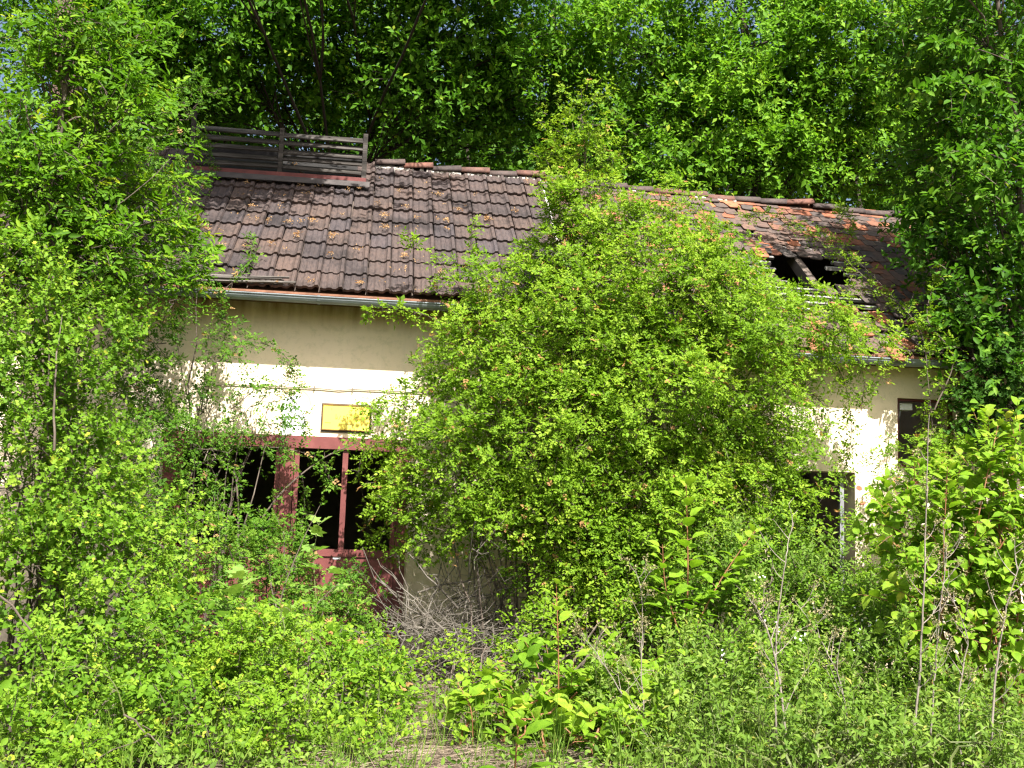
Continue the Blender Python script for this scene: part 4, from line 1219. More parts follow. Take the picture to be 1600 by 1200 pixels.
# far wood closing the background: nobody could count its trees
def far_wood():
    sp = SPEC['far_leaf']
    bl = []
    for i in range(26):
        x = -15 + 36 * (i + rng.random()) / 26
        bl.append((x, 13 + 4 * rng.random(), 3 + 7 * rng.random(), 2.4, 1.6, 2.4))
    for i in range(22):
        x = -13 + 34 * (i + rng.random()) / 22
        bl.append((x, 11.5 + 3 * rng.random(), 1.6 + 2.5 * rng.random(), 2.2, 1.4, 1.9))
    for i in range(18):
        x = -16 + 40 * (i + rng.random()) / 18
        bl.append((x, 15 + 3 * rng.random(), 10 + 3 * rng.random(), 2.8, 1.8, 2.4))
    # keep the small sky gap open at the upper left
    gx, gy = (-10.99, 14, 12.63)[0], (-10.99, 14, 12.63)[2]
    bl = [b for b in bl if not (abs(b[0] - gx) < 2.8 and b[2] > 7.0)]
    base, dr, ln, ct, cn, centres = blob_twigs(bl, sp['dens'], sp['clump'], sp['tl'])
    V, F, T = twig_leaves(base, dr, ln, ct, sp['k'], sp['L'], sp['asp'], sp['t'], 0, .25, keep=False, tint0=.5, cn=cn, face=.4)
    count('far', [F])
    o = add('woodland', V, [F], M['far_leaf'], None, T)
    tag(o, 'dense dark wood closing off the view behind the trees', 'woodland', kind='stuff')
    mb = MB()
    for i in range(60):
        x = -15 + 34 * rng.random(); y = 11 + 5 * rng.random()
        mb.tube([(x, y, -.1), (x + rng.normal() * .3, y, 5), (x + rng.normal() * .9, y, 11)], [.10 + .08 * rng.random(), .09, .04], 6)
    mb.build('trunks', M['darkbark'], o, kind='stuff')
far_wood()

# ---------------------------------------------------------------- big rose shrub in front of the roof joint
plant('rambling_rose', 'huge yellow-green rambling rose thicket burying the middle of the building', 'shrub', (0.79, -1.7, 0.16),
      [(1.37, -1.2, 4.68, 0.73, 0.55, 0.51), (0.23, -1, 4.36, 0.59, 0.45, 0.4), (-0.35, -0.95, 4.11, 0.44, 0.4, 0.44, 0.8), (-0.32, -1.2, 3.41, 0.6, 0.6, 0.57), (0.65, -1.6, 3.69, 0.91, 0.8, 0.77), (1.76, -1.7, 3.95, 0.91, 0.8, 0.7),
       (2.67, -1.8, 3.77, 0.7, 0.5, 0.42), (3.4, -1.8, 3.63, 0.39, 0.3, 0.23, 0.8), (-0.63, -1.5, 2.66, 0.69, 0.6, 0.48), (-0.87, -1.5, 1.9, 0.54, 0.5, 0.51), (0.08, -1.9, 2.46, 0.93, 0.8, 0.8), (1.18, -2.1, 2.83, 1, 0.9, 0.8),
       (2.18, -2, 2.95, 0.75, 0.7, 0.68), (2.71, -1.9, 2.43, 0.45, 0.5, 0.51), (2.5, -1.9, 1.68, 0.64, 0.55, 0.54), (1.47, -2.1, 1.78, 0.86, 0.7, 0.59), (0.17, -1.9, 1.67, 0.73, 0.6, 0.4), (0.63, -2, 1.29, 0.85, 0.6, 0.39), (-1.23, -1.2, 2.38, 0.28, 0.3, 0.38, 0.6), (2.16, -1.1, 4.68, 0.45, 0.35, 0.37, 0.8), (2.29, -1.4, 4.18, 0.51, 0.4, 0.36), (-1.19, -1.1, 1.75, 0.31, 0.3, 0.42, 0.8), (1.12, -2.2, 1.12, 0.71, 0.5, 0.32), (1.92, -2.2, 1.14, 0.59, 0.45, 0.33)],
      'rose', stems=12, tint0=.52, stem_frac=.3,
      sprays=[([(-0.69, -0.9, 3.58), (-0.99, -0.9, 3.86), (-1.36, -0.9, 3.95), (-1.79, -0.9, 3.91)], .006, 26, .10, 1.25), ([(-0.79, -0.8, 2.71), (-1.23, -0.8, 2.83), (-1.52, -0.8, 2.89), (-1.62, -0.7, 2.68)], .005, 22, .12), ([(-0.88, -0.8, 3.14), (-1.17, -0.8, 3.04), (-1.53, -0.7, 2.99), (-1.81, -0.6, 2.83)], .005, 18, .10),
              ([(-1.07, -0.8, 2.41), (-1.43, -0.8, 2.46), (-1.68, -0.7, 2.39), (-1.77, -0.7, 2.1), (-1.67, -0.7, 1.74)], .005, 20, .12), ([(-0.91, -1, 1.77), (-1.34, -1, 1.89), (-1.57, -0.9, 1.74), (-1.66, -0.9, 1.39)], .005, 24, .14), ([(-1.03, -1, 1.34), (-1.24, -1, 1.34), (-1.41, -0.9, 1.19)], .005, 22, .12),
              ([(-0.72, -0.9, 4.25), (-1.02, -0.8, 4.62), (-1.32, -0.75, 4.81), (-1.48, -0.75, 4.76)], .005, 22, .12, 1.1), ([(-0.58, -0.9, 4.4), (-0.62, -0.8, 4.8), (-0.56, -0.8, 5.07)], .005, 26, .12), ([(-0.13, -0.9, 4.36), (-0.03, -0.9, 4.74), (0.22, -0.9, 5.06)], .005, 26, .12),
              ([(3.38, -1.5, 3.71), (3.7, -1.3, 3.31), (3.82, -1.2, 2.74), (3.72, -1.2, 2.29)], .006, 40, .20), ([(3.64, -1.6, 3.71), (3.88, -1.4, 3.38), (3.89, -1.3, 3.03)], .006, 30, .16), ([(3.08, -1.5, 3.26), (3.43, -1.4, 3), (3.54, -1.3, 2.57)], .005, 24, .16)])
plant('rambling_rose', 'slender leafy shoot rising above the ridge out of the big rose thicket', 'shrub', (0.72, -1.5, 0.2),
      [(0.59, -1, 6.29, 0.13, 0.15, 0.27, 1.1), (0.63, -1, 5.94, 0.21, 0.2, 0.25, 1.1), (0.58, -1, 5.63, 0.31, 0.26, 0.27, 1), (0.78, -1, 5.46, 0.27, 0.26, 0.19, 0.8), (0.56, -1.1, 5.07, 0.4, 0.35, 0.29, 0.9), (0.97, -1.1, 5.1, 0.37, 0.32, 0.21, 0.9), (0.41, -1.15, 4.67, 0.4, 0.35, 0.29)],
      'rose', trunk=[(0.72, -1.5, 0.2), (0.68, -1.3, 2.45), (0.66, -1.1, 4.66), (0.65, -1, 5.83), (0.6, -1, 6.41)], trunk_r=.022, stems=8, tint0=.68)
plant('rambling_rose', 'arching rose canes sprawling over the collapsed roof hole', 'shrub', (4.24, -1.7, 0.5), [], 'rose_dark', leaf='rose', bark='bark', tint0=.5,
      sprays=[([(4.72, -1.4, 2.62), (4.63, -1.45, 3.34), (4.69, -1.19, 3.98), (4.65, -0.65, 4.47), (4.48, 0.24, 5.23), (4.29, 1.3, 5.93)], .006, 20, .18), ([(4.7, -0.54, 4.49), (4.35, -0.41, 4.66), (4.1, -0.39, 4.61)], .007, 26, .18), ([(4.56, -0.13, 4.81), (4.32, 0.5, 5.37), (3.97, 1.44, 6.04), (3.45, 1.58, 6.09)], .007, 24, .18),
              ([(4.8, -0.67, 4.39), (5.34, 0.03, 5.06), (5.77, 1.02, 5.77)], .007, 18, .15), ([(4.66, -1.09, 4), (5.27, -0.73, 4.41), (5.82, -0.07, 4.99)], .006, 20, .16), ([(3.87, -0.54, 4.36), (3.46, -0.56, 4.41), (3.24, -0.05, 4.75)], .006, 30, .18), ([(4.2, -0.91, 4.08), (3.85, -0.79, 4.24), (3.5, -0.84, 4.13)], .006, 30, .18),
              ([(4.5, -1.25, 3.81), (4.08, -1.14, 3.96), (3.58, -1.21, 3.84)], .006, 28, .18), ([(4.62, -1.6, 3.03), (4.91, -1.5, 3.65), (4.71, -1.3, 4.12), (5.01, -0.9, 4.68)], .008, 20, .16), ([(4.51, 0.71, 5.34), (5.06, 1.53, 6.04), (5.18, 2.25, 6.54)], .005, 22, .14), ([(3.01, 1.37, 5.86), (2.83, 1.72, 6.13), (2.65, 2.11, 6.37)], .005, 24, .12)])

# ---------------------------------------------------------------- left side
plant('elder_tree', 'pale-stemmed elder with long pinnate leaves at the upper left', 'tree', (-4.37, -2.8, 0.38),
      [(-4.63, -2.2, 6.09, 0.51, 0.5, 0.39), (-4.91, -2.6, 5.58, 0.37, 0.45, 0.37, 0.7), (-4.44, -2.3, 5.47, 0.57, 0.5, 0.35), (-4.76, -2.7, 4.79, 0.54, 0.6, 0.42), (-4.32, -2.2, 4.79, 0.38, 0.4, 0.32), (-4.56, -2.6, 4.22, 0.67, 0.6, 0.42), (-4.11, -2.1, 4.28, 0.35, 0.4, 0.29), (-5.03, -2.8, 4.31, 0.41, 0.5, 0.41), (-4.28, -2.2, 3.89, 0.57, 0.45, 0.28), (-4.88, -2.7, 6.24, 0.25, 0.3, 0.18, 0.5), (-4.2, -2.1, 5.5, 0.29, 0.35, 0.26, 0.6), (-5.11, -2.6, 3.81, 0.36, 0.5, 0.36)],
      'elder', trunk=[(-4.34, -2.8, 0.38), (-4.49, -2.8, 2.14), (-4.63, -2.8, 3.79), (-4.76, -2.75, 4.78), (-4.78, -2.7, 5.67), (-4.73, -2.6, 6.37)], trunk_r=.05, tree=True, stems=12, wood_every=1, tint0=.50,
      big_limbs=[([(-4.67, -2.85, 4.26), (-4.58, -3, 4.99), (-4.51, -3, 5.17)], .018, 0, 0), ([(-4.63, -2.9, 4.25), (-4.8, -3.1, 5.02), (-4.92, -3.1, 5.38)], .014, 0, 0), ([(-4.39, -2.6, 4.29), (-4.09, -2.7, 4.53), (-3.65, -2.7, 4.97)], .010, 0, 0)])
plant('rose_bush', 'dark rose growth tumbling past the left end of the ventilator', 'shrub', (-3.67, -0.7, 0.22),
      [(-4.33, -0.4, 5.84, 0.34, 0.3, 0.34, 0.8), (-4.11, -0.2, 6.36, 0.31, 0.3, 0.31, 0.5), (-4.06, -0.5, 5.33, 0.22, 0.2, 0.3, 0.7), (-3.98, -0.75, 4.3, 0.29, 0.22, 0.25, 0.8), (-4.06, -0.75, 4, 0.29, 0.2, 0.18, 0.8)],
      'rose_dark', bark='bark', stems=8, tint0=.50, stem_frac=.06,
      sprays=[([(-4.24, 1.6, 6.31), (-4.16, 1.9, 6.73), (-4.03, 1.9, 6.33), (-4.03, 1.7, 5.64)], .006, 22, .16), ([(-3.94, 1.5, 5.86), (-4.03, 1.5, 5.59), (-3.98, 1.5, 5.41)], .004, 14, .12), ([(-3.93, -0.8, 4.22), (-3.71, -0.8, 4.01), (-3.73, -0.7, 3.74)], .004, 18, .12),
              ([(-3.36, -0.5, 3.35), (-3.37, -0.5, 3.79), (-3.42, -0.6, 4.07), (-3.2, -0.3, 4.45), (-3.23, 0.42, 5.01)], .006, 34, .13)])
plant('hawthorn_bush', 'lime-green lobed-leaf hawthorn hedge filling the left picture edge', 'shrub', (-4.19, -3.6, 0.28),
      [(-4.69, -3.3, 3.39, 0.5, 0.6, 0.45), (-4.27, -3.1, 2.93, 0.4, 0.5, 0.4), (-4.48, -3.6, 2.53, 0.59, 0.7, 0.48), (-4.38, -4, 1.67, 0.61, 0.8, 0.56), (-3.99, -3.5, 2.01, 0.43, 0.6, 0.49), (-3.76, -3.6, 1.33, 0.48, 0.6, 0.37), (-4.09, -4.3, 0.95, 0.68, 0.8, 0.44), (-3.46, -3.9, 0.93, 0.46, 0.6, 0.31), (-4.39, -2.6, 3.55, 0.36, 0.4, 0.3, 0.8), (-4.96, -3.4, 2.63, 0.44, 0.6, 0.66)],
      'hawthorn', stems=12, tint0=.52,
      big_limbs=[([(-4.15, -5.3, 1.08), (-3.87, -5.3, 0.79), (-3.74, -5.2, 0.55), (-3.59, -5.1, 0.31)], .009, 0, 0), ([(-3.09, -5.8, 0.34), (-2.94, -5.9, 0.22), (-2.83, -5.9, 0.07)], .007, 0, 0), ([(-4.07, -4.3, 2.07), (-4.19, -4.1, 2.8), (-4.27, -3.9, 3.3)], .010, 0, 0)])
plant('rose_bush', 'rose bush spreading its arching sprays across the wall left of the red doors', 'shrub', (-3.61, -1, 0.19),
      [(-4.19, -1.3, 3.06, 0.37, 0.35, 0.34), (-3.98, -1.6, 2.3, 0.49, 0.45, 0.43), (-3.4, -1.1, 2.19, 0.48, 0.25, 0.19, 0.6), (-3.32, -1, 1.75, 0.38, 0.22, 0.21, 0.5), (-3.91, -1.7, 1.65, 0.39, 0.4, 0.39), (-2.98, -0.8, 2.47, 0.32, 0.2, 0.18, 0.5), (-2.8, -0.75, 2.77, 0.29, 0.2, 0.29, 0.6), (-3.62, -0.8, 2.72, 0.35, 0.25, 0.28, 0.55), (-3.4, -0.65, 3.25, 0.25, 0.2, 0.25, 0.5), (-4.11, -0.7, 3.5, 0.29, 0.2, 0.21, 0.5)],
      'rose_dark', stems=9, tint0=.50, stem_frac=.12,
      sprays=[([(-3.51, -0.6, 2.75), (-3.4, -0.65, 3.33), (-2.99, -0.7, 3.52), (-2.62, -0.75, 3.35), (-2.45, -0.8, 2.92)], .006, 26, .13), ([(-3.65, -0.6, 2.67), (-3.83, -0.6, 3.31), (-3.9, -0.6, 3.82)], .006, 24, .12), ([(-3.55, -0.6, 2.74), (-3.54, -0.6, 3.33), (-3.51, -0.6, 3.77)], .007, 20, .12), ([(-3.23, -0.6, 2.76), (-2.82, -0.7, 3.06), (-2.45, -0.7, 2.79), (-2.36, -0.7, 2.43)], .005, 24, .12),
              ([(-3.17, -0.9, 2.31), (-2.63, -0.8, 2.34), (-2.2, -0.8, 2.22), (-2.04, -0.8, 1.94)], .006, 26, .13), ([(-3.01, -1, 1.08), (-2.65, -0.9, 1.77), (-2.2, -0.8, 2.22), (-1.79, -0.7, 2.45)], .012, 12, .14), ([(-4.32, -0.9, 3.24), (-4.26, -0.8, 3.55), (-4.02, -0.7, 3.72), (-3.78, -0.6, 3.61)], .005, 26, .12),
              ([(-3.01, -1, 1.14), (-3.04, -0.9, 1.62), (-3.13, -0.8, 2.11), (-3.32, -0.8, 2.38)], .014, 16, .14), ([(-4.35, -1.2, 2.79), (-3.58, -1, 2.57), (-3.02, -1, 2.38)], .006, 20, .14), ([(-2.64, -0.6, 2.35), (-2.42, -0.5, 2.08), (-2.36, -0.5, 1.72), (-2.38, -0.5, 1.43)], .004, 24, .10)])
plant('bramble_bush', 'low tangled bramble and rose growth heaped before the red doors', 'shrub', (-2.39, -2, 0.02),
      [(-3.3, -2.2, 1.18, 0.55, 0.45, 0.28), (-2.72, -1.8, 1.06, 0.51, 0.4, 0.39), (-2.45, -1.2, 1.1, 0.31, 0.25, 0.24, 0.8), (-1.83, -1.3, 0.79, 0.27, 0.22, 0.2, 0.9), (-2.18, -1.9, 0.57, 0.51, 0.4, 0.35), (-1.73, -1.9, 0.27, 0.32, 0.3, 0.29), (-2.94, -3.2, 0.62, 0.67, 0.55, 0.33), (-1.82, -1.3, 0.59, 0.27, 0.25, 0.3, 0.8)],
      'rose_dark', leaf='rose_dark', stems=9, tint0=.58,
      sprays=[([(-2.47, -2.4, 0.38), (-2.41, -2.4, 0.85), (-2.26, -2.3, 1.34), (-2.11, -2.2, 1.71)], .009, 6, .12), ([(-2.21, -2.4, 0.44), (-2.1, -2.4, 0.74), (-1.88, -2.3, 0.98)], .008, 6, .12), ([(-1.67, -1.2, 0.32), (-1.62, -1.2, 0.65), (-1.71, -1.1, 0.95)], .004, 20, .10)])
plant('bramble_bush', 'yellow-green bramble mound filling the bottom left corner', 'shrub', (-3.33, -5.2, -0.04),
      [(-3.83, -4.9, 0.37, 0.5, 0.5, 0.27), (-3.26, -4.5, 0.51, 0.38, 0.45, 0.24), (-3.69, -5.6, 0.08, 0.45, 0.45, 0.21), (-2.7, -5.5, 0.11, 0.38, 0.4, 0.19), (-3.27, -5, 0.18, 0.31, 0.4, 0.2), (-1.78, -4.4, 0.19, 0.35, 0.4, 0.25), (-1.56, -5, -0.02, 0.23, 0.35, 0.18, 0.7)],
      'bramble', leaf='hawthorn', stems=9, tint0=.46)
plant('rose_bush', 'fine-leaved rose bush between the bramble mounds at the lower left', 'shrub', (-2.39, -4.9, 0.04),
      [(-2.44, -4.6, 0.35, 0.38, 0.4, 0.26), (-2.14, -5.2, 0.1, 0.4, 0.4, 0.22), (-2.79, -4.7, 0.27, 0.28, 0.35, 0.21), (-3.27, -5.7, 0.1, 0.29, 0.4, 0.18), (-2.06, -3.9, 0.35, 0.31, 0.35, 0.23)],
      'rose_dark', leaf='rose', bark='bark', stems=8, tint0=.48,
      sprays=[([(-2.42, -5, 0.06), (-2.36, -5, 0.5), (-2.26, -4.9, 0.81), (-2.09, -4.8, 0.94)], .006, 18, .14), ([(-2.09, -5.2, -0.03), (-1.9, -5.1, 0.35), (-1.71, -5, 0.51)], .005, 20, .14), ([(-2.62, -5.2, 0.01), (-2.78, -5.1, 0.38), (-2.99, -5, 0.58)], .005, 20, .14)])

# ---------------------------------------------------------------- right side and foreground
plant('dogwood_bush', 'bright broad-leaved dogwood bush at the right picture edge', 'shrub', (3.36, -4.6, 0.14),
      [(3.69, -4.4, 2.12, 0.33, 0.4, 0.3), (3.33, -4.5, 1.68, 0.48, 0.5, 0.4), (3.67, -4.6, 1.43, 0.37, 0.5, 0.48), (3.1, -4.6, 1.05, 0.37, 0.45, 0.42), (3.48, -4.8, 0.77, 0.41, 0.5, 0.41), (3.09, -4.2, 1.56, 0.22, 0.3, 0.3, 0.8)],
      'dogwood', bark='redcane', stems=8, tint0=.52, wood_every=1)
plant('privet_bush', 'fine-leaved bush between the bare doorway and the small window', 'shrub', (4.29, -1.6, 0.28),
      [(4.36, -1.5, 2.17, 0.32, 0.3, 0.36, 0.8), (4.18, -1.7, 1.52, 0.42, 0.4, 0.42), (4.81, -1.5, 2.18, 0.32, 0.35, 0.43), (4.06, -2.2, 1.01, 0.53, 0.5, 0.4), (3.74, -2.2, 0.8, 0.33, 0.4, 0.33)],
      'rose_dark', leaf='rose', stems=9, tint0=.46,
      sprays=[([(4.67, -1.2, 2.18), (4.82, -1.15, 2.71), (4.73, -1.1, 3.09)], .004, 22, .12), ([(4.84, -1.3, 2.04), (4.99, -1.2, 2.64), (4.91, -1.2, 3.16)], .004, 22, .12)])
plant('meadow_herb', 'grey-green leafy weeds growing in front of the bare doorway', 'weeds', (2.6, -3.2, 0.28),
      [(2.65, -2.6, 1.25, 0.51, 0.45, 0.38), (1.92, -3, 1.07, 0.55, 0.5, 0.42), (3, -3, 0.86, 0.49, 0.45, 0.37), (2.37, -3.6, 0.44, 0.63, 0.55, 0.4), (1.47, -4, 0.32, 0.54, 0.5, 0.38), (2.68, -4.2, 0.37, 0.48, 0.5, 0.38)],
      'herb', bark='cane', stems=14, tint0=.48, up=.8)
plant('meadow_herb', 'pale feathery weeds along the bottom edge right of centre', 'weeds', (0.98, -5.2, -0.05),
      [(0.7, -4.2, 0.34, 0.42, 0.45, 0.31), (0.3, -4.8, 0.09, 0.39, 0.4, 0.27), (0.84, -5, 0.09, 0.48, 0.45, 0.26), (1.46, -5.2, 0.14, 0.52, 0.5, 0.28), (2.06, -5.4, 0.09, 0.46, 0.45, 0.23), (2.76, -5.2, 0.24, 0.38, 0.45, 0.29), (3.1, -5.4, 0.1, 0.33, 0.4, 0.24)],
      'herb', bark='cane', stems=14, tint0=.56, up=.8)
plant('bramble_bush', 'small fresh bush sprouting through the dry brushwood heap', 'shrub', (-0.75, -3.6, -0.2),
      [(-0.63, -3.3, 0.24, 0.25, 0.3, 0.25), (-0.47, -3, 0.37, 0.18, 0.2, 0.15, 0.7), (-0.14, -3.4, 0.37, 0.34, 0.35, 0.28), (0.41, -2.6, 0.52, 0.49, 0.4, 0.31), (0.97, -2.6, 0.77, 0.43, 0.4, 0.37)],
      'bramble', leaf='rose', stems=8, tint0=.55, scale=.8)

plant('privet_bush', 'dense small-leaved bush low in front of the rose thicket, right of centre', 'shrub', (1.73, -3.4, 0.18),
      [(1.3, -3, 0.81, 0.48, 0.4, 0.36), (1.99, -2.6, 1.17, 0.5, 0.4, 0.32), (2.59, -2.4, 1.37, 0.39, 0.35, 0.32), (1.91, -3.4, 0.58, 0.58, 0.45, 0.35), (2.79, -2.9, 0.84, 0.43, 0.4, 0.37), (1.25, -4, 0.27, 0.54, 0.45, 0.32), (2.01, -4.2, 0.26, 0.53, 0.45, 0.32), (2.97, -3.6, 0.62, 0.4, 0.4, 0.4), (2.65, -4.6, 0.18, 0.46, 0.45, 0.31)],
      'bramble', leaf='hawthorn', stems=8, tint0=.50, scale=.78)

plant('dogwood_bush', 'low broad-leaved dogwood clump in front of the brushwood at bottom centre', 'shrub', (-0.29, -5.2, -0.1),
      [(-0.59, -4.9, 0.24, 0.24, 0.25, 0.19, 0.6), (-0.27, -5, 0.22, 0.26, 0.3, 0.21, 0.6), (0.06, -5, 0.22, 0.28, 0.3, 0.24, 0.6), (-0.19, -5.4, 0.07, 0.36, 0.3, 0.18, 0.6), (0.34, -4.6, 0.39, 0.25, 0.3, 0.22, 0.6)],
      'dogwood', bark='redcane', stems=6, tint0=.5, scale=1.15)
plant('meadow_herb', 'leafy weeds crossing the bottom edge below the dry stalks', 'weeds', (1.47, -6.3, 0.03),
      [(0.55, -6, 0.12, 0.38, 0.35, 0.19), (1.03, -6.1, 0.18, 0.42, 0.4, 0.23), (1.51, -6.2, 0.21, 0.41, 0.4, 0.25), (2.09, -6.1, 0.19, 0.42, 0.4, 0.25), (2.57, -6.2, 0.22, 0.38, 0.4, 0.25)],
      'herb', bark='cane', stems=12, tint0=.50, up=.8, dens=.8)
plant('bramble_bush', 'ragged bramble edge beside the straw patch at the bottom', 'shrub', (-1.47, -5, -0.11),
      [(-1.48, -4, 0.17, 0.23, 0.3, 0.26), (-1.38, -4.8, -0.02, 0.19, 0.25, 0.21), (-1.69, -5.4, 0.01, 0.31, 0.35, 0.17), (-1.31, -3.2, 0.27, 0.17, 0.2, 0.17, 0.8), (-0.9, -4, 0.08, 0.21, 0.25, 0.18, 0.8), (-1.62, -4.4, 0.09, 0.3, 0.3, 0.25), (-0.73, -4.9, 0.05, 0.19, 0.22, 0.17, 0.7)],
      'bramble', leaf='rose', stems=6, tint0=.5, scale=.85)

def upright_weeds(label, pxs, leaf, tint0):
    spr = []
    for a, b in pxs:
        a, b = np.array(a), np.array(b)
        a = np.array([a[0], a[1], 0.0])
        mid = (a + b) / 2 + np.array([rng.normal() * .05, rng.normal() * .03, 0])
        spr.append(([a, mid, b], .005, 34, .13))
    return plant('leafy_weed', label, 'weeds', tuple(spr[0][0][0]), [], 'herb', leaf=leaf, bark='cane', sprays=spr, tint0=tint0)
upright_weeds('upright leafy stems beside the tall forked dry stalk', [((0.99, -5.6, -0.01), (1.03, -5.6, 0.93)), ((1.2, -5.4, -0.05), (1.26, -5.4, 0.8)), ((1.45, -5.6, 0), (1.5, -5.6, 1.05)), ((1.68, -5.5, -0.02), (1.63, -5.5, 0.77)), ((0.93, -5.2, -0.1), (0.85, -5.2, 0.72)), ((1.49, -5.2, -0.09), (1.53, -5.2, 0.64))], 'herb', .52)
upright_weeds('upright leafy stems between the tallest grey stalk and the doorway', [((1.96, -5.4, -0.04), (2.02, -5.4, 0.95)), ((2.06, -5.6, 0), (2.03, -5.6, 0.75)), ((2.35, -5.2, -0.09), (2.42, -5.2, 1.04)), ((2.49, -5.6, 0), (2.6, -5.6, 0.67)), ((2.89, -5.4, -0.04), (2.86, -5.4, 0.6)), ((1.99, -5, -0.13), (2.05, -5, 0.82))], 'herb', .46)
upright_weeds('pale upright leafy stems left of the big-leaved centre sapling', [((0.34, -5.2, -0.1), (0.27, -5.2, 0.8)), ((0.52, -5.3, -0.08), (0.58, -5.3, 0.77)), ((0.17, -5, -0.15), (0.1, -5, 0.68)), ((0.61, -5.5, -0.03), (0.6, -5.5, 0.58))], 'herb', .60)

# saplings with large opposite leaves on red-brown shoots
def sapling(name, label, stems_, leafL, mat='dogwood', group=None, templ='big', tint0=.5, bark='redcane', asp=.62):
    th = thing(name, stems_[0][0][0], label, 'sapling', group)
    arrs, wood = [], MB()
    for pts, n, r0 in stems_:
        n = int(n * 1.4)
        p = smooth_path(pts, 20)
        wood.tube(p, list(np.linspace(r0, r0 * .35, 20)), 6)
        for j in range(n):
            t = .22 + .78 * (j + .5) / n
            u = t * 19; i = min(int(u), 18); q = p[i] * (1 - u + i) + p[i + 1] * (u - i)
            tg = unit((p[i + 1] - p[i])[None])[0]
            a0 = j * 1.57 + rng.normal() * .35
            for sgn in (0, math.pi):
                if rng.random() < .08: continue
                h = np.array([math.cos(a0 + sgn), math.sin(a0 + sgn), 0.0])
                L = leafL * (1.1 - .45 * t) * rng.uniform(.75, 1.15)
                d = unit((h + tg * (.15 + .7 * t) - UP * .15 * (1 - t) + rng.normal(size=3) * .12)[None])
                pet = .28 * L
                q1 = q + d[0] * pet
                wood.tube([q, q1], .0022, 4, cap=False)
                nor = unit((UP * .8 + SUNV * .4 - h * .2 + rng.normal(size=3) * .22)[None])
                arrs.append(leaf_arrays(q1[None], d, nor, np.array([L]), np.array([L * asp]), np.array([np.clip(tint0 + .5 * (t - .55) + rng.normal() * .08, .03, 1)]), templ))
    V, F, T = join(arrs)
    count(name, [F])
    add('foliage', V, [F], M[mat], th, T)
    wood.build('stem', M[bark], th)
    return th
sapling('dogwood_sapling', 'tall dogwood sapling with red-brown shoot and broad leaves at bottom centre', [([(-0.18, -5, -0.1), (-0.17, -5, 0.49), (-0.21, -5, 1.21)], 9, .008), ([(-0.1, -4.9, -0.12), (0.06, -4.9, 0.25), (0.2, -4.8, 0.47)], 7, .006), ([(-0.26, -5, -0.1), (-0.37, -5, 0.21), (-0.55, -4.9, 0.47)], 7, .006)], .19)
sapling('dogwood_sapling', 'leggy dogwood sapling with orange-tipped leaves before the rose thicket', [([(1.19, -3.6, 0.42), (1.24, -3.5, 1.2), (1.21, -3.5, 2.02)], 10, .010), ([(1.22, -3.6, 0.64), (1.57, -3.5, 1.21), (1.86, -3.5, 1.62)], 8, .008), ([(1.16, -3.6, 0.64), (1.04, -3.5, 1.08), (1, -3.5, 1.47)], 7, .007)], .22)
sapling('dogwood_sapling', 'dark broad-leaved sapling nearest the bottom edge beside the straw', [([(-0.7, -6.6, -0.02), (-0.69, -6.6, 0.27), (-0.68, -6.6, 0.49)], 5, .008)], .21, tint0=.12, asp=.55)
sapling('dogwood_sapling', 'slim sapling with pink-tinged top leaves standing over the dogwood bush', [([(2.93, -4.8, 0.81), (2.97, -4.8, 1.57), (3.01, -4.8, 2.19)], 9, .008), ([(3.04, -4.8, 0.82), (3.28, -4.8, 1.84), (3.52, -4.7, 2.58)], 9, .008)], .17)
sapling('dogwood_sapling', 'low spreading dogwood sapling beside the tall red-brown shoot', [([(-0.8, -5.2, -0.06), (-0.83, -5.2, 0.29), (-0.93, -5.1, 0.47)], 6, .006), ([(-0.61, -5.2, -0.06), (-0.58, -5.2, 0.2), (-0.65, -5.1, 0.5)], 7, .006), ([(-0.02, -5.1, -0.12), (-0.05, -5.1, 0.1), (-0.1, -5.1, 0.33)], 6, .006)], .16)
sapling('maple_sapling', 'young maple with pale lobed leaves among the brambles by the doors', [([(-2.69, -3.6, 0.09), (-2.78, -3.6, 0.67), (-2.7, -3.6, 1.09)], 6, .007), ([(-2.59, -3.6, 0.09), (-2.36, -3.5, 0.51), (-2.27, -3.5, 0.83)], 5, .006)], .24, mat='maple', templ='maple', tint0=.55, bark='cane', asp=.95)
sapling('maple_sapling', 'single maple shoot with big lobed leaves in front of the white door label', [([(-2.02, -2.2, 0.06), (-2.02, -2.2, 0.67), (-1.92, -2.2, 1.13)], 3, .006), ([(-2.04, -2, 0.4), (-2.15, -1.9, 1.14), (-2.12, -1.8, 1.59)], 4, .006)], .22, mat='maple', templ='maple', tint0=.5, bark='cane', asp=.95)

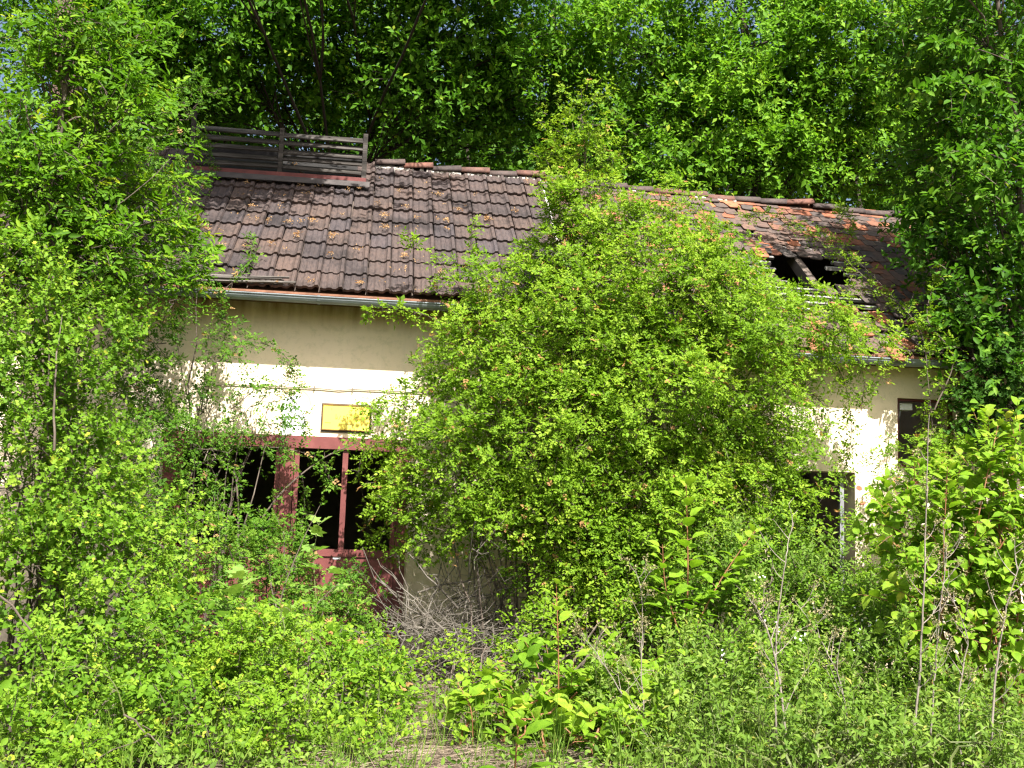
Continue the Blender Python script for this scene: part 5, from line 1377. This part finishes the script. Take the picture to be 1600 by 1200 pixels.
# dry weed stalks with seed heads
def stalk(label, pts, n_side, r0, heads=True, length=.45):
    th = thing('dry_weed_stalk', pts[0], label, 'weed stalk', 'dry weed stalks at the bottom right')
    p = smooth_path(pts, 24)
    p = p + np.cumsum(rng.normal(size=p.shape) * .004, 0)
    wood = MB().tube(p, list(np.linspace(r0, r0 * .3, 24)), 6)
    hb, hd = [], []
    for j in range(n_side):
        i = int(5 + 18 * (j + rng.random()) / n_side); i = min(i, 22)
        a = rng.uniform(0, 6.28)
        d = np.array([math.cos(a), math.sin(a) * .6, 1.0 + .5 * rng.random()]); d /= np.linalg.norm(d)
        L = length * rng.uniform(.3, 1.0) * (1 - .5 * i / 23)
        q = p[i] + d * L
        m = (p[i] + q) / 2 + rng.normal(size=3) * .02 - UP * .03
        pth = bez(p[i], m, q, 6)
        wood.tube(pth, list(np.linspace(r0 * .5, .0012, 6)), 4, cap=False)
        for _ in range(3):
            s_ = pth[rng.integers(2, 6)]
            e = s_ + unit((d + rng.normal(size=3) * .6)[None])[0] * L * .35
            wood.tube([s_, e], [.0018, .0008], 3, cap=False)
            hb.append(e); hd.append(unit((e - s_)[None])[0])
        hb.append(q); hd.append(d)
    hb.append(p[-1]); hd.append(UP)
    wood.build('stem', M['stalk'], th)
    if heads:
        hb, hd = np.array(hb), np.array(hd)
        k = 10
        pos = np.repeat(hb, k, 0) + rng.normal(size=(len(hb) * k, 3)) * .012
        d = unit(np.repeat(hd, k, 0) * .6 + rng.normal(size=pos.shape) * .7)
        V, F, T = leaf_arrays(pos, d, rng.normal(size=pos.shape), np.full(len(pos), .022), np.full(len(pos), .008), rng.random(len(pos)), 'diamond')
        add('seed_head', V, [F], M['seed'], th, T, kind='stuff')
    return th
stalk('tall forked dry stalk left of the other bottom right stalks', [(1.19, -6, 0.04), (1.14, -6, 0.58), (1.06, -6, 0.99), (0.97, -6, 1.2)], 12, .009)
stalk('upright pale dry shoot rising from the forked stalk', [(1.17, -5.9, 0.06), (1.15, -5.9, 0.9), (1.21, -5.9, 1.41), (1.28, -5.9, 1.68)], 6, .007, heads=False)
stalk('tallest straight grey dry stalk before the dogwood bush', [(2.07, -6, 0.05), (2.15, -6, 0.93), (2.2, -6, 1.66), (2.24, -6, 2.51)], 11, .009)
stalk('thin dry stalk leaning right beside the tallest grey stalk', [(2.29, -5.8, 0), (2.37, -5.8, 0.78), (2.45, -5.8, 1.36), (2.46, -5.8, 1.54)], 8, .007)
stalk('thick pale dry stalk near the lower right corner', [(2.48, -6.2, 0.07), (2.56, -6.2, 0.79), (2.66, -6.2, 1.21), (2.77, -6.2, 1.52)], 9, .009)
stalk('low brown weed stalk with seed heads before the doorway', [(1.82, -5.6, -0.04), (1.79, -5.6, 0.48), (1.64, -5.6, 0.83), (1.4, -5.6, 1.14)], 10, .006)
stalk('grey weed stalk with bushy seed heads right of the centre sapling', [(0.43, -5.3, -0.03), (0.37, -5.3, 0.59), (0.36, -5.3, 1.04), (0.31, -5.3, 1.36)], 12, .006, length=.35)
stalk('leaning weed stalk with pale heads beside the centre sapling', [(0.59, -5.4, -0.1), (0.26, -5.4, 0.38), (0.02, -5.4, 0.73), (-0.13, -5.4, 0.9)], 12, .006, length=.35)
stalk('bent brown stalk among the lower right dry stalks', [(2.43, -6, 0.05), (2.42, -6, 0.59), (2.47, -6, 0.98), (2.29, -6, 1.36)], 9, .007)

# heap of dead brushwood against the wall
def brushwood():
    mb = MB()
    c = np.array((-0.67, -1.7, 0.62))
    for i in range(300):
        u, v = rng.normal() * .38, rng.normal() * .34
        p0 = np.array([c[0] + u, -1.75 + rng.normal() * .4, max(.02, c[2] - .15 + v * .9 - .35 * abs(u))])
        a = rng.normal() * .5 + (.55 if rng.random() < .6 else 2.4)
        L = rng.uniform(.15, .75) if i > 60 else rng.uniform(.6, 1.3)
        d = np.array([math.cos(a), rng.normal() * .35, math.sin(a) * .8])
        p2 = p0 + d * L
        p2[2] = max(.03, p2[2])
        p2[1] = min(p2[1], -.08); p0[1] = min(p0[1], -.08)
        m = (p0 + p2) / 2 + rng.normal(size=3) * L * .16
        r = (.012 if i < 18 else .008 if i < 80 else .0048) * rng.uniform(.7, 1.2)
        pth = bez(p0, m, p2, 6, L * .02)
        mb.tube(pth, list(np.linspace(r, r * .35, 6)), 4, cap=False)
        for _ in range(2):
            s_ = pth[rng.integers(1, 5)]
            mb.tube([s_, s_ + rng.normal(size=3) * .06, s_ + rng.normal(size=3) * .12], [r * .5, r * .4, r * .2], 3, cap=False)
    for a, b, r in (((-0.85, -2.6, -0.39), (-0.48, -1.2, 1.16), .014), ((-1.16, -2.4, 0.1), (-0.81, -1, 1.14), .012), ((-0.3, -2.4, 0.12), (-0.24, -1.4, 0.84), .011), ((-1.35, -2.6, 0.13), (-0.54, -1.3, 0.89), .008), ((-1.29, -2.8, 0.07), (-0.54, -2.2, 0.45), .008), ((-0.26, -1.9, 0.55), (0.54, -1.9, 0.44), .007),
                    ((0.16, -2.2, 0.34), (0.92, -2, 0.52), .006), ((0.1, -1.7, 0.74), (0.27, -2.4, 0.13), .008), ((-0.83, -1.6, 0.64), (-0.07, -1.3, 1.11), .009)):
        a, b = np.array(a), np.array(b)
        mb.tube(bez(a, (a + b) / 2 + rng.normal(size=3) * .08, b, 8, .012), list(np.linspace(r, r * .4, 8)), 5)
    o = mb.build('dry_brushwood', M['deadwood'], kind='stuff')
    tag(o, 'tangle of bleached dead twigs heaped against the wall beside the red doors', 'brushwood')
brushwood()

# straw and fallen stems over the bare patch, then low ground cover elsewhere
def straw():
    n = 9000
    c = np.array((-1.01, -5, 0))
    x = c[0] - .1 + rng.normal(size=n) * .5
    y = -4.6 + rng.normal(size=n) * 1.1
    m = y < -.9
    x, y = x[m], y[m]
    N = len(x)
    pos = np.stack([x, y, rng.uniform(0.0, .07, N)], 1)
    a = rng.normal(0.1, .9, N)
    d = np.stack([np.cos(a), np.sin(a), rng.normal(0, .10, N)], 1)
    V, F, T = leaf_arrays(pos, d, rng.normal(size=(N, 3)) * .5 + UP, rng.uniform(.12, .55, N), rng.uniform(.0025, .006, N), rng.random(N), 'blade')
    o = add('dry_straw', V, [F], M['straw'], None, T)
    tag(o, 'dry straw and fallen stems on the bare ground at bottom centre', 'straw', kind='stuff')
straw()
def undergrowth():
    n = 3000
    x, y = rng.uniform(-7, 7.5, n), rng.uniform(-8, -1.0, n)
    c = np.array((-1.06, -5, 0))
    keep = (((x - c[0] + .1) / .30) ** 2 + ((y + 5.2) / .9) ** 2 > 1) & ~((np.abs(x + .75) < .7) & (y > -3.2))
    x, y = x[keep], y[keep]
    n = len(x)
    base = np.stack([x, y, np.full(n, .01)], 1)
    dr = unit(rng.normal(size=(n, 3)) * .45 + UP)
    ln = rng.uniform(.08, .38, n)
    nr = y < -4.2
    V, F, T = join([twig_leaves(base[m], dr[m], ln[m], rng.normal(size=m.sum()), 6, L, .60, t, 3, .2, tint0=.48, keep=False) for m, L, t in ((nr, .045, 'oval'), (~nr, .06, 'diamond'))])
    count('under', [F])
    o = add('undergrowth', V, [F], M['herb'], None, T)
    tag(o, 'low green ground cover between the bushes', 'ground cover', kind='stuff')
undergrowth()

cn_ = []
for px_ in [(-3.8, -5.4, 0.24), (-3.54, -5, 0.35), (-3.06, -5.6, 0.17), (-2.97, -4.8, 0.42), (-2.61, -5.3, 0.2), (-2.27, -4.9, 0.31), (-1.96, -5.4, 0.14), (-1.73, -4.6, 0.36), (-1.48, -5, 0.11), (-3.85, -4.6, 0.65), (-3.29, -4.2, 0.71), (-2.73, -4.3, 0.59)]:
    a = np.array([px_[0], px_[1], .02]); h = px_[2] + rng.uniform(.25, .6); sx = rng.normal() * .35
    cn_.append(([a, a + np.array([sx * .3, -.05, h * .8]), a + np.array([sx * .8, -.12, h * 1.05]), a + np.array([sx * 1.4, -.2, h * .95])], .005, 20, .15))
plant('rose_bush', 'loose arching shoots standing above the lower left undergrowth', 'shrub', tuple(cn_[0][0][0]), [], 'rose_dark', leaf='hawthorn', bark='cane', sprays=cn_, tint0=.62)
def grass():
    n = 200
    x, y = rng.uniform(-6.0, 6.0, n), rng.uniform(-6.6, -3.4, n)
    k = 16
    pos = np.stack([np.repeat(x, k), np.repeat(y, k), np.zeros(n * k)], 1) + rng.normal(size=(n * k, 3)) * np.array([.05, .05, 0])
    d = unit(rng.normal(size=(n * k, 3)) * np.array([.3, .3, .1]) + UP)
    V, F, T = leaf_arrays(pos, d, rng.normal(size=(n * k, 3)), np.repeat(rng.uniform(.25, .6, n), k) * rng.uniform(.6, 1.1, n * k), rng.uniform(.004, .008, n * k), rng.random(n * k), 'blade')
    o = add('grass', V, [F], M['herb'], None, T)
    tag(o, 'thin grass blades standing among the foreground weeds', 'grass', kind='stuff')
grass()

# white bramble blossom on the low bush right of centre
def blossom():
    o = bpy.data.objects['privet_bush.001']
    c = [(1.93, -4.4, 0.77), (2.67, -3.8, 0.91), (2.4, -3.6, 0.95), (1.25, -4.5, 0.57), (2.72, -4, 0.86), (2.03, -3.2, 1.17), (2.45, -4.4, 0.73), (1.79, -4.2, 0.8)]
    pos = np.repeat(np.array(c), 9, 0) + rng.normal(size=(72, 3)) * .03
    V, F, T = leaf_arrays(pos, rng.normal(size=(72, 3)), SUNV + rng.normal(size=(72, 3)) * .5, np.full(72, .022), np.full(72, .018), np.full(72, .5), 'diamond')
    add('blossom', V, [F], M['flower'], o, kind='stuff')
blossom()
print('total vegetation triangles', TRIS[0])
